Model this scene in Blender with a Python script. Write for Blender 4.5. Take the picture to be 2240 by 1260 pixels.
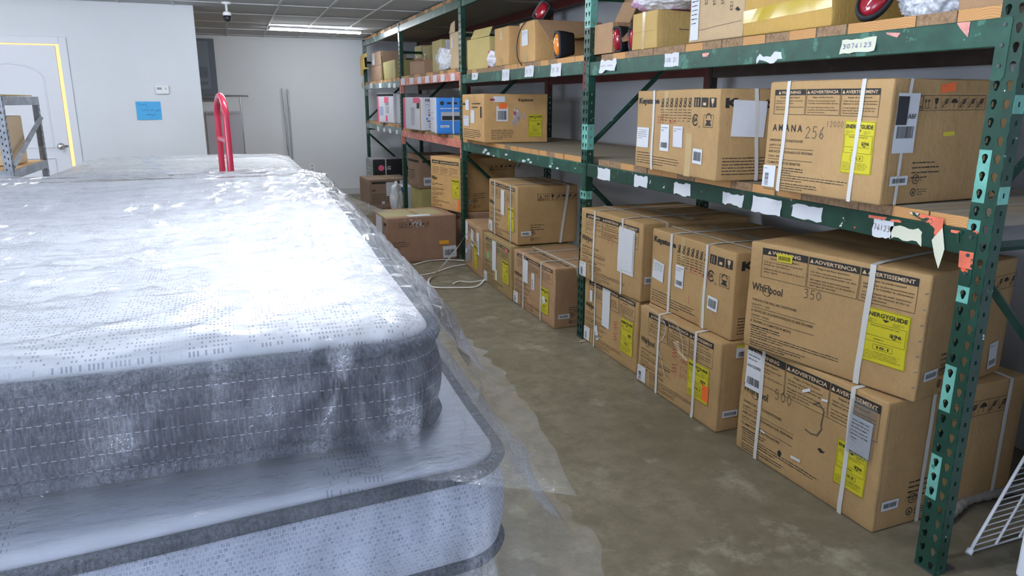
import bpy, bmesh, math, random
from mathutils import Vector, Matrix, noise
for o in list(bpy.data.objects): bpy.data.objects.remove(o, do_unlink=True)
SC = bpy.context.scene; COL = SC.collection
R = math.radians; PI = math.pi
# ------------------------------------------------------------------ camera
F_, CY_, PITCH, YAW, ROLL, HC = 1595.6, 630.0, .2491, .3605, .0031, 1.5
fwd = Vector((math.sin(YAW)*math.cos(PITCH), math.cos(YAW)*math.cos(PITCH), -math.sin(PITCH)))
rgt = Vector((math.cos(YAW), -math.sin(YAW), 0)); upv = rgt.cross(fwd)
RV = rgt*math.cos(ROLL)+upv*math.sin(ROLL); UV = upv*math.cos(ROLL)-rgt*math.sin(ROLL)
cam = bpy.data.cameras.new('camera'); co = bpy.data.objects.new('camera', cam); COL.objects.link(co)
co.matrix_world = Matrix(((RV.x, UV.x, -fwd.x, 0), (RV.y, UV.y, -fwd.y, 0), (RV.z, UV.z, -fwd.z, HC), (0, 0, 0, 1)))
cam.sensor_width = 36; cam.lens = F_/2240*36; cam.clip_start = .02; SC.camera = co
def P(u, v, x=None, y=None, z=None):
    """point of the place seen at photo pixel u,v on the plane x=, y= or z="""
    d = fwd*F_+RV*(u-1120)-UV*(v-CY_)
    t = x/d.x if x is not None else y/d.y if y is not None else (z-HC)/d.z
    return Vector((0, 0, HC))+d*t
# ------------------------------------------------------------------ light
W = bpy.data.worlds.new('world'); SC.world = W; W.use_nodes = True
W.node_tree.nodes['Background'].inputs[0].default_value = (.78, .86, 1, 1)
W.node_tree.nodes['Background'].inputs[1].default_value = .08
SC.view_settings.view_transform = 'Standard'; SC.view_settings.look = 'None'
SC.view_settings.gamma = 1; SC.view_settings.use_curve_mapping = False
SC.view_settings.exposure = 0.66
TUBE = 68.0      # emission of the ceiling tubes
# ------------------------------------------------------------------ helpers
def tag(o, label=None, cat=None, group=None, kind=None):
    if label: o['label'] = label
    if cat: o['category'] = cat
    if group: o['group'] = group
    if kind: o['kind'] = kind
    return o
def empty(name, loc=(0, 0, 0), rz=0, label=None, cat=None, group=None):
    o = bpy.data.objects.new(name, None); COL.objects.link(o); o.location = loc; o.rotation_euler = (0, 0, rz)
    o.empty_display_size = .05
    return tag(o, label, cat, group)
def link(name, bm, mats, parent=None, smooth=False, loc=None, rot=None):
    me = bpy.data.meshes.new(name); bm.to_mesh(me); bm.free()
    for m in (mats if isinstance(mats, (list, tuple)) else [mats]): me.materials.append(m)
    if smooth:
        for p in me.polygons: p.use_smooth = True
    o = bpy.data.objects.new(name, me); COL.objects.link(o)
    if parent: o.parent = parent
    if loc is not None: o.location = loc
    if rot is not None: o.rotation_euler = rot
    return o
def box(bm, c, s, mi=0, M=None):
    vs = [bm.verts.new((M or Matrix())@Vector((c[0]+a*s[0]/2, c[1]+b*s[1]/2, c[2]+d*s[2]/2))) for a in (-1, 1) for b in (-1, 1) for d in (-1, 1)]
    for f in ((0, 1, 3, 2), (4, 6, 7, 5), (0, 4, 5, 1), (2, 3, 7, 6), (0, 2, 6, 4), (1, 5, 7, 3)):
        fc = bm.faces.new([vs[i] for i in f]); fc.material_index = mi
def tube(bm, pts, r, n=10, cap=True, flat=None, mi=0):
    pts = [Vector(p) for p in pts]; rings = []; prev = None
    for i, p in enumerate(pts):
        t = (pts[min(i+1, len(pts)-1)]-pts[max(i-1, 0)]).normalized()
        a = prev-t*prev.dot(t) if prev else (t.cross(Vector((0, 0, 1))) if abs(t.z) < .95 else t.cross(Vector((0, 1, 0))))
        a.normalize(); prev = a; b = t.cross(a)
        rr = r[i] if isinstance(r, (list, tuple)) else r
        ra, rb = (rr, rr*flat) if flat else (rr, rr)
        rings.append([bm.verts.new(p+a*math.cos(2*PI*k/n)*ra+b*math.sin(2*PI*k/n)*rb) for k in range(n)])
    for i in range(len(rings)-1):
        for k in range(n):
            f = bm.faces.new((rings[i][k], rings[i][(k+1) % n], rings[i+1][(k+1) % n], rings[i+1][k])); f.material_index = mi
    if cap: bm.faces.new(rings[0][::-1]); bm.faces.new(rings[-1])
def bevel(o, w, seg=2):
    m = o.modifiers.new('bevel', 'BEVEL'); m.width = w; m.segments = seg; m.limit_method = 'ANGLE'; return o
def N3(x, y, z=0): return noise.noise(Vector((x, y, z)))
def curve_pts(ctrl, n=10):
    c = [Vector(p) for p in ctrl]; c = [c[0]*2-c[1]]+c+[c[-1]*2-c[-2]]; out = []
    for i in range(1, len(c)-2):
        for k in range(n):
            t = k/n; a, b, d, e = c[i-1:i+3]
            out.append(.5*((2*b)+(d-a)*t+(2*a-5*b+4*d-e)*t*t+(3*b-a-3*d+e)*t**3))
    return out+[c[-2]]
# ------------------------------------------------------------------ materials
def mat(name, col, rough=.6, metal=0, spec=.5, emit=None, es=0):
    m = bpy.data.materials.new(name); m.use_nodes = True; b = m.node_tree.nodes['Principled BSDF']
    b.inputs['Base Color'].default_value = (*col, 1); b.inputs['Roughness'].default_value = rough
    b.inputs['Metallic'].default_value = metal; b.inputs['Specular IOR Level'].default_value = spec
    if emit: b.inputs['Emission Color'].default_value = (*emit, 1); b.inputs['Emission Strength'].default_value = es
    return m
class NT:
    def __init__(s, m): s.nt = m.node_tree; s.b = s.nt.nodes['Principled BSDF']
    def n(s, t, **k):
        x = s.nt.nodes.new(t)
        for a, v in k.items():
            if a in x.inputs.keys() if isinstance(a, str) else False: x.inputs[a].default_value = v
            else: setattr(x, a, v)
        return x
    def l(s, a, b): s.nt.links.new(a, b)
    def coord(s, scale=(1, 1, 1), kind='Object', rot=(0, 0, 0)):
        c = s.n('ShaderNodeTexCoord'); m = s.n('ShaderNodeMapping'); m.inputs['Scale'].default_value = scale
        m.inputs['Rotation'].default_value = rot; s.l(c.outputs[kind], m.inputs['Vector']); return m.outputs[0]
    def noise(s, vec, scale, detail=4, rough=.55):
        t = s.n('ShaderNodeTexNoise'); t.inputs['Scale'].default_value = scale; t.inputs['Detail'].default_value = detail
        t.inputs['Roughness'].default_value = rough; s.l(vec, t.inputs['Vector']); return t.outputs['Fac']
    def ramp(s, fac, stops, interp='LINEAR'):
        r = s.n('ShaderNodeValToRGB'); r.color_ramp.interpolation = interp; e = r.color_ramp.elements
        while len(e) < len(stops): e.new(.5)
        for i, (p, c) in enumerate(stops): e[i].position = p; e[i].color = (*c, 1) if not isinstance(c, (int, float)) else (c, c, c, 1)
        s.l(fac, r.inputs[0]); return r.outputs[0]
    def mix(s, fac, a, b, mode='MIX'):
        x = s.n('ShaderNodeMix'); x.data_type = 'RGBA'; x.blend_type = mode
        for inp, v in ((0, fac), (6, a), (7, b)):
            if hasattr(v, 'links') or hasattr(v, 'is_output'): s.l(v, x.inputs[inp])
            else: x.inputs[inp].default_value = v if inp == 0 else (*v, 1)
        return x.outputs[2]
    def math(s, op, a, b=0):
        x = s.n('ShaderNodeMath'); x.operation = op
        for i, v in enumerate((a, b)):
            if hasattr(v, 'is_output'): s.l(v, x.inputs[i])
            else: x.inputs[i].default_value = v
        return x.outputs[0]
    def bump(s, h, st=.3, d=.01):
        x = s.n('ShaderNodeBump'); x.inputs['Strength'].default_value = st; x.inputs['Distance'].default_value = d
        s.l(h, x.inputs['Height']); s.l(x.outputs[0], s.b.inputs['Normal'])
    def base(s, c): s.l(c, s.b.inputs['Base Color'])
_kr = {}
def kraft(col):
    if col in _kr: return _kr[col]
    m = mat('cardboard', col, .78, spec=.25); t = NT(m); v = t.coord()
    big = t.noise(v, 5, 5, .6); fine = t.noise(t.coord((60, 60, 3)), 3, 3); sp = t.noise(v, 300, 2)
    c = t.mix(t.ramp(big, [(.3, 0), (.75, 1)]), tuple(x*.86 for x in col), tuple(min(1, x*1.1) for x in col))
    c = t.mix(t.math('MULTIPLY', t.ramp(fine, [(.4, 0), (.7, 1)]), .16), c, tuple(x*.8 for x in col))
    sc = t.noise(v, 2.6, 8, .72); c = t.mix(t.math('MULTIPLY', t.ramp(sc, [(.52, 0), (.68, 1)]), .45), c, tuple(x*.66 for x in col))
    s2 = t.noise(t.coord((9, 9, 2.5)), 3, 6, .75); c = t.mix(t.math('MULTIPLY', t.ramp(s2, [(.62, 0), (.72, 1)]), .35), c, tuple(min(1, x*1.35+.03) for x in col))
    c = t.mix(t.math('MULTIPLY', t.ramp(sp, [(.45, 0), (.6, 1)]), .25), c, tuple(x*.75 for x in col))
    t.base(c); t.bump(t.math('ADD', t.math('MULTIPLY', fine, .4), t.math('MULTIPLY', big, 3.5)), .5, .006); _kr[col] = m; return m
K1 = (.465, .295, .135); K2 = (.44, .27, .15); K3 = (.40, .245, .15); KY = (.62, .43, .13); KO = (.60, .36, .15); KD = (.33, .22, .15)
INK = mat('black_ink', (.022, .02, .018), .7); INKG = mat('grey_ink', (.11, .085, .06), .8)
REDINK = mat('red_marker', (.42, .09, .05), .8); BLUEINK = mat('blue_pen', (.08, .1, .3), .8)
WHITE = mat('white_paper', (.64, .66, .70), .6); CREAM = mat('cream_paper', (.64, .64, .50), .7); YEL = mat('yellow_label', (.58, .50, .02), .5)
ORG = mat('orange_sticker', (.9, .16, .03), .5); ORY = mat('amber_sticker', (.9, .42, .02), .5); PINK = mat('pink_print', (.75, .12, .22), .5)
PALE = mat('card_cut', (.62, .44, .27), .8); BLK = mat('black_card', (.015, .015, .02), .45); BLUE = mat('blue_card', (.03, .22, .68), .45)
GREYC = mat('grey_card', (.3, .3, .32), .55); WCARD = mat('white_card', (.62, .62, .68), .5); LGREY = mat('pale_grey_print', (.42, .42, .45), .6)
STRAP = mat('strap_plastic', (.62, .61, .58), .35); TAPE = mat('packing_tape', (.50, .36, .17), .18); SILV = mat('silver_foil', (.7, .7, .72), .25, .9)
MAROON = mat('maroon_ink', (.3, .03, .1), .5); GREENS = mat('green_sticker', (.2, .5, .3), .5)
def paint(name, base, chips, seed=0, rough=.42):
    m = mat(name, base, rough); t = NT(m); v = t.coord(); o = t.n('ShaderNodeMapping'); o.inputs['Location'].default_value = (seed, seed*2, seed*.7)
    t.l(v, o.inputs[0]); v = o.outputs[0]
    c = t.mix(t.ramp(t.noise(v, 14, 5), [(.3, 0), (.7, 1)]), tuple(x*.75 for x in base), tuple(x*1.35 for x in base))
    for i, (col, sc, th) in enumerate(chips):
        mp = t.n('ShaderNodeMapping'); mp.inputs['Location'].default_value = (7*i, 3*i, i); t.l(v, mp.inputs[0])
        c = t.mix(t.ramp(t.noise(mp.outputs[0], sc, 6, .62), [(th, 0), (th+.012, 1)]), c, col)
    t.base(c); t.bump(t.noise(v, 60, 4), .15, .002); return m
GRN = (.009, .046, .030); MINT = (.13, .36, .30)
PG = paint('green_paint', GRN, [(MINT, 9, .655), ((.6, .62, .58), 38, .70)])
PG2 = paint('green_paint_worn', (.016, .070, .047), [((.05, .17, .12), 8, .58), ((.6, .6, .58), 26, .69), ((.7, .2, .15), 17, .72)], 5)
PG3 = paint('green_paint_chipped', (.008, .042, .026), [((.8, .12, .05), 12, .64), ((.75, .74, .7), 22, .665)], 9)
PMINT = paint('mint_paint', MINT, [((.06, .2, .15), 25, .66)], 3)
PRED = paint('faded_red_paint', (.60, .19, .135), [((.72, .34, .26), 10, .56), ((.45, .12, .08), 22, .68)], 2)
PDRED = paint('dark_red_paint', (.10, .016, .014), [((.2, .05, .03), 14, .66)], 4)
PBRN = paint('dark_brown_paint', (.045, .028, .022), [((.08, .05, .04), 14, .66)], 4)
PGREY = paint('grey_green_paint', (.12, .17, .16), [((.3, .36, .36), 10, .55), ((.7, .75, .75), 24, .66)], 6)
STEELG = paint('grey_steel_paint', (.22, .24, .28), [((.35, .37, .42), 16, .6)], 7)
def wood_mats():
    m = mat('weathered_board', (.42, .34, .24), .75); t = NT(m)
    v = t.coord((1.2, 22, 22)); g = t.noise(v, 2.2, 6, .65); big = t.noise(t.coord((.8, 3, 3)), 2, 3)
    c = t.ramp(g, [(.3, (.13, .095, .06)), (.5, (.28, .215, .135)), (.7, (.42, .345, .235))])
    c = t.mix(t.ramp(big, [(.35, 0), (.7, 1)]), c, (.33, .31, .27)); t.base(c); t.bump(g, .4, .004)
    e = mat('board_end_grain', (.7, .38, .13), .7); t = NT(e)
    w = t.n('ShaderNodeTexWave'); w.wave_type = 'RINGS'; w.rings_direction = 'X'; w.inputs['Scale'].default_value = 42
    w.inputs['Distortion'].default_value = 3; w.inputs['Detail'].default_value = 3; mp = t.n('ShaderNodeMapping'); mp.inputs['Location'].default_value = (0, .03, .09)
    t.l(t.coord(), mp.inputs[0]); t.l(mp.outputs[0], w.inputs[0])
    t.base(t.mix(t.noise(t.coord(), 9, 3), t.ramp(w.outputs['Fac'], [(.2, (.66, .34, .12)), (.8, (.42, .18, .05))]), (.50, .28, .11)))
    e2 = mat('board_end_grain_dull', (.36, .24, .15), .8); t = NT(e2); t.base(t.ramp(t.noise(t.coord(), 60, 4), [(.3, (.17, .10, .055)), (.7, (.38, .24, .13))]))
    return m, e, e2
BOARD, ENDG, ENDG2 = wood_mats()
def conc():
    m = mat('concrete', (.2, .18, .14), .42, spec=.4); t = NT(m); v = t.coord()
    a = t.noise(v, 1.3, 6, .6); b = t.noise(v, 9, 6, .7); s = t.noise(v, 55, 4, .7); st = t.noise(v, 3.1, 8, .72)
    c = t.ramp(a, [(.3, (.145, .122, .082)), (.55, (.225, .196, .14)), (.75, (.30, .27, .20))])
    c = t.mix(t.math('MULTIPLY', t.ramp(b, [(.4, 0), (.6, 1)]), .65), c, (.13, .112, .07))
    c = t.mix(t.math('MULTIPLY', t.ramp(st, [(.56, 0), (.66, 1)]), .6), c, (.40, .38, .29))
    c = t.mix(t.math('MULTIPLY', t.ramp(s, [(.4, 0), (.7, 1)]), .35), c, (.13, .115, .08))
    t.base(c); t.l(t.ramp(b, [(.3, .3), (.7, .55)]), t.b.inputs['Roughness']); t.bump(s, .12, .003); return m
CONC = conc()
def wallm(name, col):
    m = mat(name, col, .8, spec=.3); t = NT(m); v = t.coord(); a = t.noise(v, 1.5, 5)
    t.base(t.mix(t.ramp(a, [(.3, 0), (.7, 1)]), tuple(x*.95 for x in col), col)); t.bump(t.noise(v, 180, 3), .12, .003); return m
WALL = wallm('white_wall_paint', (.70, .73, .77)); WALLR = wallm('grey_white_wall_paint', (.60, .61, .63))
CEIL = wallm('ceiling_tile', (.52, .54, .56)); TBAR = mat('ceiling_bar', (.60, .62, .65), .6)
DOORW = mat('door_paint', (.68, .70, .76), .5); CHROME = mat('chrome', (.75, .75, .78), .18, 1); DARKM = mat('dark_steel', (.1, .11, .12), .4, .6)
def film(name, haze, tint=(.97, .98, 1), bsc=1.0, gl=.10):
    m = bpy.data.materials.new(name); m.use_nodes = True; nt = m.node_tree; nt.nodes.remove(nt.nodes['Principled BSDF'])
    t = NT.__new__(NT); t.nt = nt; out = nt.nodes['Material Output']
    tr = t.n('ShaderNodeBsdfTransparent'); tr.inputs[0].default_value = (*tint, 1)
    gl_ = t.n('ShaderNodeBsdfGlossy'); gl_.inputs['Roughness'].default_value = .07; gl_.inputs[0].default_value = (1, 1, 1, 1)
    df = t.n('ShaderNodeBsdfDiffuse'); df.inputs[0].default_value = (.86, .89, .96, 1)
    fr = t.n('ShaderNodeFresnel'); fr.inputs[0].default_value = 1.5
    c = t.coord((3.2, 9, 6), rot=(0, 0, .12)); c2 = t.coord((5, 30, 30), rot=(0, 0, .2)); c3 = t.coord()
    n1 = t.noise(c, 2.0*bsc, 7, .6); n2 = t.noise(c2, 1.6*bsc, 5, .6)
    n1r = t.math('POWER', t.math('SUBTRACT', 1.0, t.math('ABSOLUTE', t.math('MULTIPLY', t.math('SUBTRACT', n1, .5), 4.0))), 2.0)
    mk = t.ramp(t.noise(c3, 1.7, 2), [(.35, .15), (.6, 1)])
    h = t.math('ADD', t.math('MULTIPLY', n1r, .45), t.math('MULTIPLY', n2, .5)); h = t.math('MULTIPLY', h, mk)
    bp = t.n('ShaderNodeBump'); bp.inputs['Strength'].default_value = .9; bp.inputs['Distance'].default_value = .022; t.l(h, bp.inputs['Height'])
    for x in (gl_, fr): t.l(bp.outputs[0], x.inputs['Normal'])
    a = t.n('ShaderNodeMixShader'); hz = t.ramp(n1, [(.35, haze*.6), (.7, haze*1.5)]); t.l(hz, a.inputs[0]); t.l(tr.outputs[0], a.inputs[1]); t.l(df.outputs[0], a.inputs[2])
    b = t.n('ShaderNodeMixShader'); t.l(t.math('ADD', t.math('MULTIPLY', fr.outputs[0], .75), gl), b.inputs[0]); t.l(a.outputs[0], b.inputs[1]); t.l(gl_.outputs[0], b.inputs[2])
    t.l(b.outputs[0], out.inputs[0]); return m
FILM = film('clear_plastic_film', .07, gl=.02); FILM2 = film('milky_plastic_film', .35); BAG = film('white_plastic_bag', .75, bsc=4)
# ------------------------------------------------------------------ room
ZC = 2.47
def slab(name, c, s, m):
    bm = bmesh.new(); box(bm, c, s); o = link(name, bm, m); return tag(o, kind='structure')
slab('floor', (0, 5, -.05), (8.6, 16, .1), CONC)
slab('ceiling', (0, 5, ZC+.03), (8.6, 16, .06), CEIL)
slab('wall_back', (-.5, 12.52, ZC/2), (7.62, .12, ZC), WALL)
slab('wall_right', (3.25, 4.8, ZC/2), (.12, 15.4, ZC), WALLR)
bm = bmesh.new(); WY0, WY1, WZ0, WZ1 = -1.2, 1.2, .75, 2.15
for a, b_, c, d in ((-2.9, WY0, 0, ZC), (WY1, 12.5, 0, ZC), (WY0, WY1, 0, WZ0), (WY0, WY1, WZ1, ZC)): box(bm, (-4.25, (a+b_)/2, (c+d)/2), (.12, b_-a, d-c))
tag(link('wall_left', bm, WALL), kind='structure')
bm = bmesh.new(); box(bm, (-4.27, (WY0+WY1)/2, (WZ0+WZ1)/2), (.01, WY1-WY0, WZ1-WZ0)); tag(link('window_2', bm, mat('added_window_glow', (.8, .85, 1), .6, emit=(.72, .82, 1), es=19)), kind='structure')  # glowing window added out of view to light the mattress fronts
bm = bmesh.new()
for y in (WY0, (WY0+WY1)/2, WY1): box(bm, (-4.22, y, (WZ0+WZ1)/2), (.08, .05, WZ1-WZ0))
for z in (WZ0, WZ1): box(bm, (-4.22, (WY0+WY1)/2, z), (.08, WY1-WY0+.05, .05))
tag(link('added_window_frame', bm, DOORW), kind='structure')  # frame of the added left window
bm = bmesh.new(); FX0, FX1, FZ0, FZ1 = -3.9, -1.3, .5, 2.1
for a, b_, c, d in ((-4.2, FX0, 0, ZC), (FX1, 3.2, 0, ZC), (FX0, FX1, 0, FZ0), (FX0, FX1, FZ1, ZC)): box(bm, ((a+b_)/2, -2.8, (c+d)/2), (b_-a, .12, d-c))
tag(link('wall_front', bm, WALL), kind='structure')
bm = bmesh.new(); box(bm, ((FX0+FX1)/2, -2.82, (FZ0+FZ1)/2), (FX1-FX0, .01, FZ1-FZ0)); tag(link('added_window_front', bm, mat('added_window_fill', (.8, .85, 1), .6, emit=(.72, .82, 1), es=2.2)), kind='structure')  # dim glowing window added behind the camera to brighten the front mattress stack
DX0, DX1, DZ = -2.42, -1.56, 2.03          # door opening in the partition wall at y=8.75
bm = bmesh.new(); WY = 8.80
box(bm, ((-.27+DX1+.03)/2, WY, ZC/2), (-.27-DX1-.03, .1, ZC)); box(bm, ((DX0-.03-4.2)/2, WY, ZC/2), (DX0-.03+4.2, .1, ZC))
box(bm, ((DX0+DX1)/2, WY, (ZC+DZ+.03)/2), (DX1-DX0+.06, .1, ZC-DZ-.03))
tag(link('wall_partition', bm, WALL), kind='structure')
bm = bmesh.new()
for a, b, c, d in ((DX0-.09, DX0-.02, 0, DZ+.09), (DX1+.02, DX1+.09, 0, DZ+.09), (DX0-.02, DX1+.02, DZ+.02, DZ+.09)):
    box(bm, ((a+b)/2, 8.742, (c+d)/2), (b-a, .018, d-c))
tag(bevel(link('trim_1', bm, DOORW), .004), kind='structure')
bm = bmesh.new()          # glowing sheet for the warm light of the room behind the door gap
box(bm, ((DX0+DX1)/2, 8.86, 1.0), (1.1, .01, 2.2))
tag(link('door_gap_glow', bm, mat('lit_room_beyond', (1, .7, .4), .8, emit=(1, .62, .31), es=.64)), kind='structure')
dr = empty('door_1', ((DX0+DX1)/2-.014, 8.775, 0)); tag(dr, kind='structure')
bm = bmesh.new(); dw = (DX1-DX0)-.012; box(bm, (0, 0, DZ/2+.008), (dw, .035, DZ-.004)); bevel(link('door_leaf', bm, DOORW, dr), .003)
bm = bmesh.new()
def mould(pts):
    tube(bm, [(x, -.019, z) for x, z in pts], .009, 6, flat=.6)
arch = [(.29*math.cos(a), 1.70+.16*math.sin(a)) for a in [PI*k/12 for k in range(13)]]
mould([(.29, 1.04)]+arch+[(-.29, 1.04), (.29, 1.04)]); mould([(.29, .93), (-.29, .93), (-.29, .22), (.29, .22), (.29, .93)])
link('door_panel_moulding', bm, DOORW, dr)
bm = bmesh.new(); tube(bm, [(.355, -.02, 1.05), (.355, -.026, 1.05)], .034, 20); tube(bm, [(.355, -.026, 1.05), (.355, -.05, 1.05), (.355, -.055, 1.05), (.355, -.07, 1.05), (.355, -.085, 1.05), (.355, -.09, 1.05)], [.012, .012, .024, .031, .026, .012], 20)
link('door_handle', bm, CHROME, dr, True)
bm = bmesh.new(); box(bm, (.405, -.005, 1.05), (.03, .03, .02)); link('door_latch', bm, DARKM, dr)
bm = bmesh.new()          # ceiling grid
gx = [.60-1.2*.5*k for k in range(-5, 9)]
for x in [.57+.51*k for k in range(-9, 6)]: box(bm, (x, 5.0, ZC-.002), (.022, 15, .008))
for k in range(-5, 8): box(bm, (0, 8.38+.96*(k-3), ZC-.0025), (8.4, .018, .006))
tag(link('trim_2', bm, TBAR), kind='structure')
slab('baseboard_back', (1.5, 12.452, .05), (3.6, .015, .1), mat('baseboard_vinyl', (.55, .56, .58), .5))
# ceiling tube lamps: one in view, the others of the same row and of a second row out of frame
EM = mat('lamp_diffuser', (1, 1, 1), .5, emit=(.90, .95, 1), es=TUBE); HOUS = mat('lamp_housing', (.8, .82, .85), .4)
def lamp(x, y, rz, label, ln=1.22):
    t = empty('ceiling_lamp', (x, y, ZC-.004), rz, label, 'lamp')
    bm = bmesh.new(); box(bm, (0, 0, -.012), (ln, .075, .022)); box(bm, (-ln/2-.006, 0, -.02), (.012, .08, .04)); box(bm, (ln/2+.006, 0, -.02), (.012, .08, .04)); link('lamp_housing', bm, HOUS, t)
    bm = bmesh.new(); n = 10
    pr = [(.034*math.cos(PI*k/n), -.023-.026*math.sin(PI*k/n)) for k in range(n+1)]
    A = [bm.verts.new((-ln/2, a, b)) for a, b in pr]; B = [bm.verts.new((ln/2, a, b)) for a, b in pr]
    for k in range(n): bm.faces.new((A[k], A[k+1], B[k+1], B[k]))
    bm.faces.new(A[::-1]); bm.faces.new(B); link('lamp_tube', bm, EM, t, True)
lamp(1.19, 10.72, .14, 'lit white strip light under the ceiling tiles near the back wall')
LP = [(.5, 6.9), (.5, 4.3), (.4, 1.7), (-2.4, 6.9), (-2.6, 4.3), (-2.6, 1.7)]
for i, (x, y) in enumerate(LP):
    lamp(x, y, 0, ('lit strip light over the aisle, ' if x > 0 else 'lit strip light over the left side, ')+['beyond', 'above the far half of', 'level with the near end of'][i % 3]+' the front stack')
# ------------------------------------------------------------------ text meshes
_tx = {}
def glyphs(s, bold=0, sh=0):
    k = (s, bold, sh)
    if k not in _tx:
        cu = bpy.data.curves.new('t', 'FONT'); cu.body = s; cu.resolution_u = 2; cu.offset = bold; cu.fill_mode = 'FRONT'; cu.shear = sh
        ob = bpy.data.objects.new('t', cu); me = ob.to_mesh()
        vs = [(v.co.x, v.co.y) for v in me.vertices]; fs = [tuple(p.vertices) for p in me.polygons]
        ob.to_mesh_clear(); bpy.data.objects.remove(ob); bpy.data.curves.remove(cu)
        mx = max(v[0] for v in vs) if vs else 1; mn = min(v[0] for v in vs) if vs else 0
        _tx[k] = ([(x-mn, y) for x, y in vs], fs, mx-mn)
    return _tx[k]
DG = {'0': [[(.5, 1), (.1, .7), (.1, .3), (.5, 0), (.9, .3), (.9, .7), (.5, 1)]], '1': [[(.5, 1), (.45, 0)]], '2': [[(.1, .8), (.5, 1), (.9, .75), (.5, .35), (.1, 0), (.9, .05)]],
      '3': [[(.1, .95), (.7, 1), (.8, .75), (.35, .55), (.85, .4), (.7, .05), (.1, 0)]], '5': [[(.9, 1), (.25, 1), (.2, .55), (.7, .6), (.85, .3), (.6, 0), (.1, .05)]],
      '6': [[(.8, 1), (.3, .6), (.15, .2), (.5, 0), (.85, .2), (.6, .45), (.2, .3)]], '7': [[(.1, 1), (.9, 1), (.4, 0)]], '8': [[(.5, .5), (.2, .8), (.5, 1), (.8, .8), (.5, .5), (.15, .2), (.5, 0), (.85, .2), (.5, .5)]],
      '~': [[(0, .3), (.2, .7), (.35, .2), (.5, .7), (.65, .3), (.8, .7), (1, .2)]], 'm': [[(0, 0), (.15, .7), (.35, .1), (.5, .7), (.65, .1), (.85, .7), (1, 0)]], ' ': []}
class Bx:
    """carton: front face local -y (toward the aisle), side face local +x (toward the viewer), top +z"""
    def __init__(s, label, BL, yaw, z, W, D, H, col=K1, name='cardboard_box', cat='box', amp=.0048, group=None, r=.008, rx=0, mats=None, root=None):
        s.W, s.D, s.H = W, D, H; s.amp = amp; s.sd = (hash(label) % 997) if False else sum(map(ord, label)) % 997
        s.root = empty(name, (BL[0], BL[1], z), R(-90+yaw), label, cat, group); s.root.rotation_euler[0] = rx
        s.L = {}
        bm = bmesh.new()
        def ax(d):
            n = max(2, int(d/.035)); return [0, .3*r, r]+[r+(d-2*r)*i/n for i in range(1, n)]+[d-r, d-.3*r, d]
        xs, ys, zs = ax(W), ax(D), ax(H)
        def put(p):
            q = Vector((min(max(p[0], r), W-r), min(max(p[1], r), D-r), min(max(p[2], r), H-r))); d = Vector(p)-q
            if d.length > 1e-9: q = q+d.normalized()*r
            return bm.verts.new(s.warp(q))
        def grid(A, B, fn, mi):
            g = [[put(fn(a, b)) for b in B] for a in A]
            for i in range(len(A)-1):
                for j in range(len(B)-1):
                    f = bm.faces.new((g[i][j], g[i+1][j], g[i+1][j+1], g[i][j+1])); f.material_index = mi; f.smooth = True
        m4 = (0, 0, 0, 0) if not mats else (0, 1, 2, 0)
        grid(xs, zs, lambda a, b: (a, 0, b), m4[0]); grid(ys, zs, lambda a, b: (W, a, b), m4[1]); grid(xs, ys, lambda a, b: (a, b, H), m4[2])
        grid(xs, zs, lambda a, b: (W-a, D, b), m4[0]); grid(ys, zs, lambda a, b: (0, D-a, b), m4[1]); grid(xs, ys, lambda a, b: (W-a, b, 0), m4[2])
        bmesh.ops.remove_doubles(bm, verts=bm.verts, dist=1e-5)
        s.body = link('box_body', bm, mats or kraft(col), s.root)
    def warp(s, p):
        k = 3.2; n = noise.noise_vector(Vector((p[0]*k+s.sd, p[1]*k, p[2]*k)))
        n2 = noise.noise_vector(Vector((p[0]*11+s.sd, p[1]*11, p[2]*11)))*.3
        e = min(1, p[2]/.03)
        return Vector((p[0]+(n.x+n2.x)*s.amp*e, p[1]+(n.y+n2.y)*s.amp*e, p[2]+(n.z+n2.z)*s.amp*.5*e))
    def pt(s, f, u, v, o):
        p = (u, -o, v) if f == 'F' else (s.W+o, u, v) if f == 'S' else (u, v, s.H+o)
        return s.warp(p)
    def bm(s, key, m, o=.0014, parent=None):
        if key not in s.L: s.L[key] = [bmesh.new(), m, o, parent]
        return s.L[key]
    def poly(s, f, pts, key='printed_lettering', m=None, mi=0):
        b, _, o, _ = s.bm(key, m or INK)
        try: b.faces.new([b.verts.new(s.pt(f, u, v, o)) for u, v in pts])
        except ValueError: pass
    def rect(s, f, u, v, w, h, key='printed_lettering', m=None, rot=0, o=None):
        if o: s.bm(key, m or INK, o)
        nx, ny = max(1, int(w/.04)), max(1, int(h/.04)); c, sn = math.cos(rot), math.sin(rot)
        g = lambda a, b: (u+a*c-b*sn, v+a*sn+b*c)
        for i in range(nx):
            for j in range(ny):
                s.poly(f, [g(w*i/nx, h*j/ny), g(w*(i+1)/nx, h*j/ny), g(w*(i+1)/nx, h*(j+1)/ny), g(w*i/nx, h*(j+1)/ny)], key, m)
    def text(s, f, u, v, h, t, w=None, rot=0, key='printed_lettering', m=None, bold=.006, cen=0, sh=0):
        vs, fs, tw = glyphs(t, bold, sh); sy = h/.72; sx = (w/tw) if w else sy
        b, _, o, _ = s.bm(key, m or INK); c, sn = math.cos(rot), math.sin(rot); du = -cen*tw*sx
        V = []
        for x, y in vs:
            x = x*sx+du; y = y*sy; V.append(b.verts.new(s.pt(f, u+x*c-y*sn, v+x*sn+y*c, o+.0003)))
        for q in fs:
            try: b.faces.new([V[i] for i in q])
            except ValueError: pass
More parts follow.
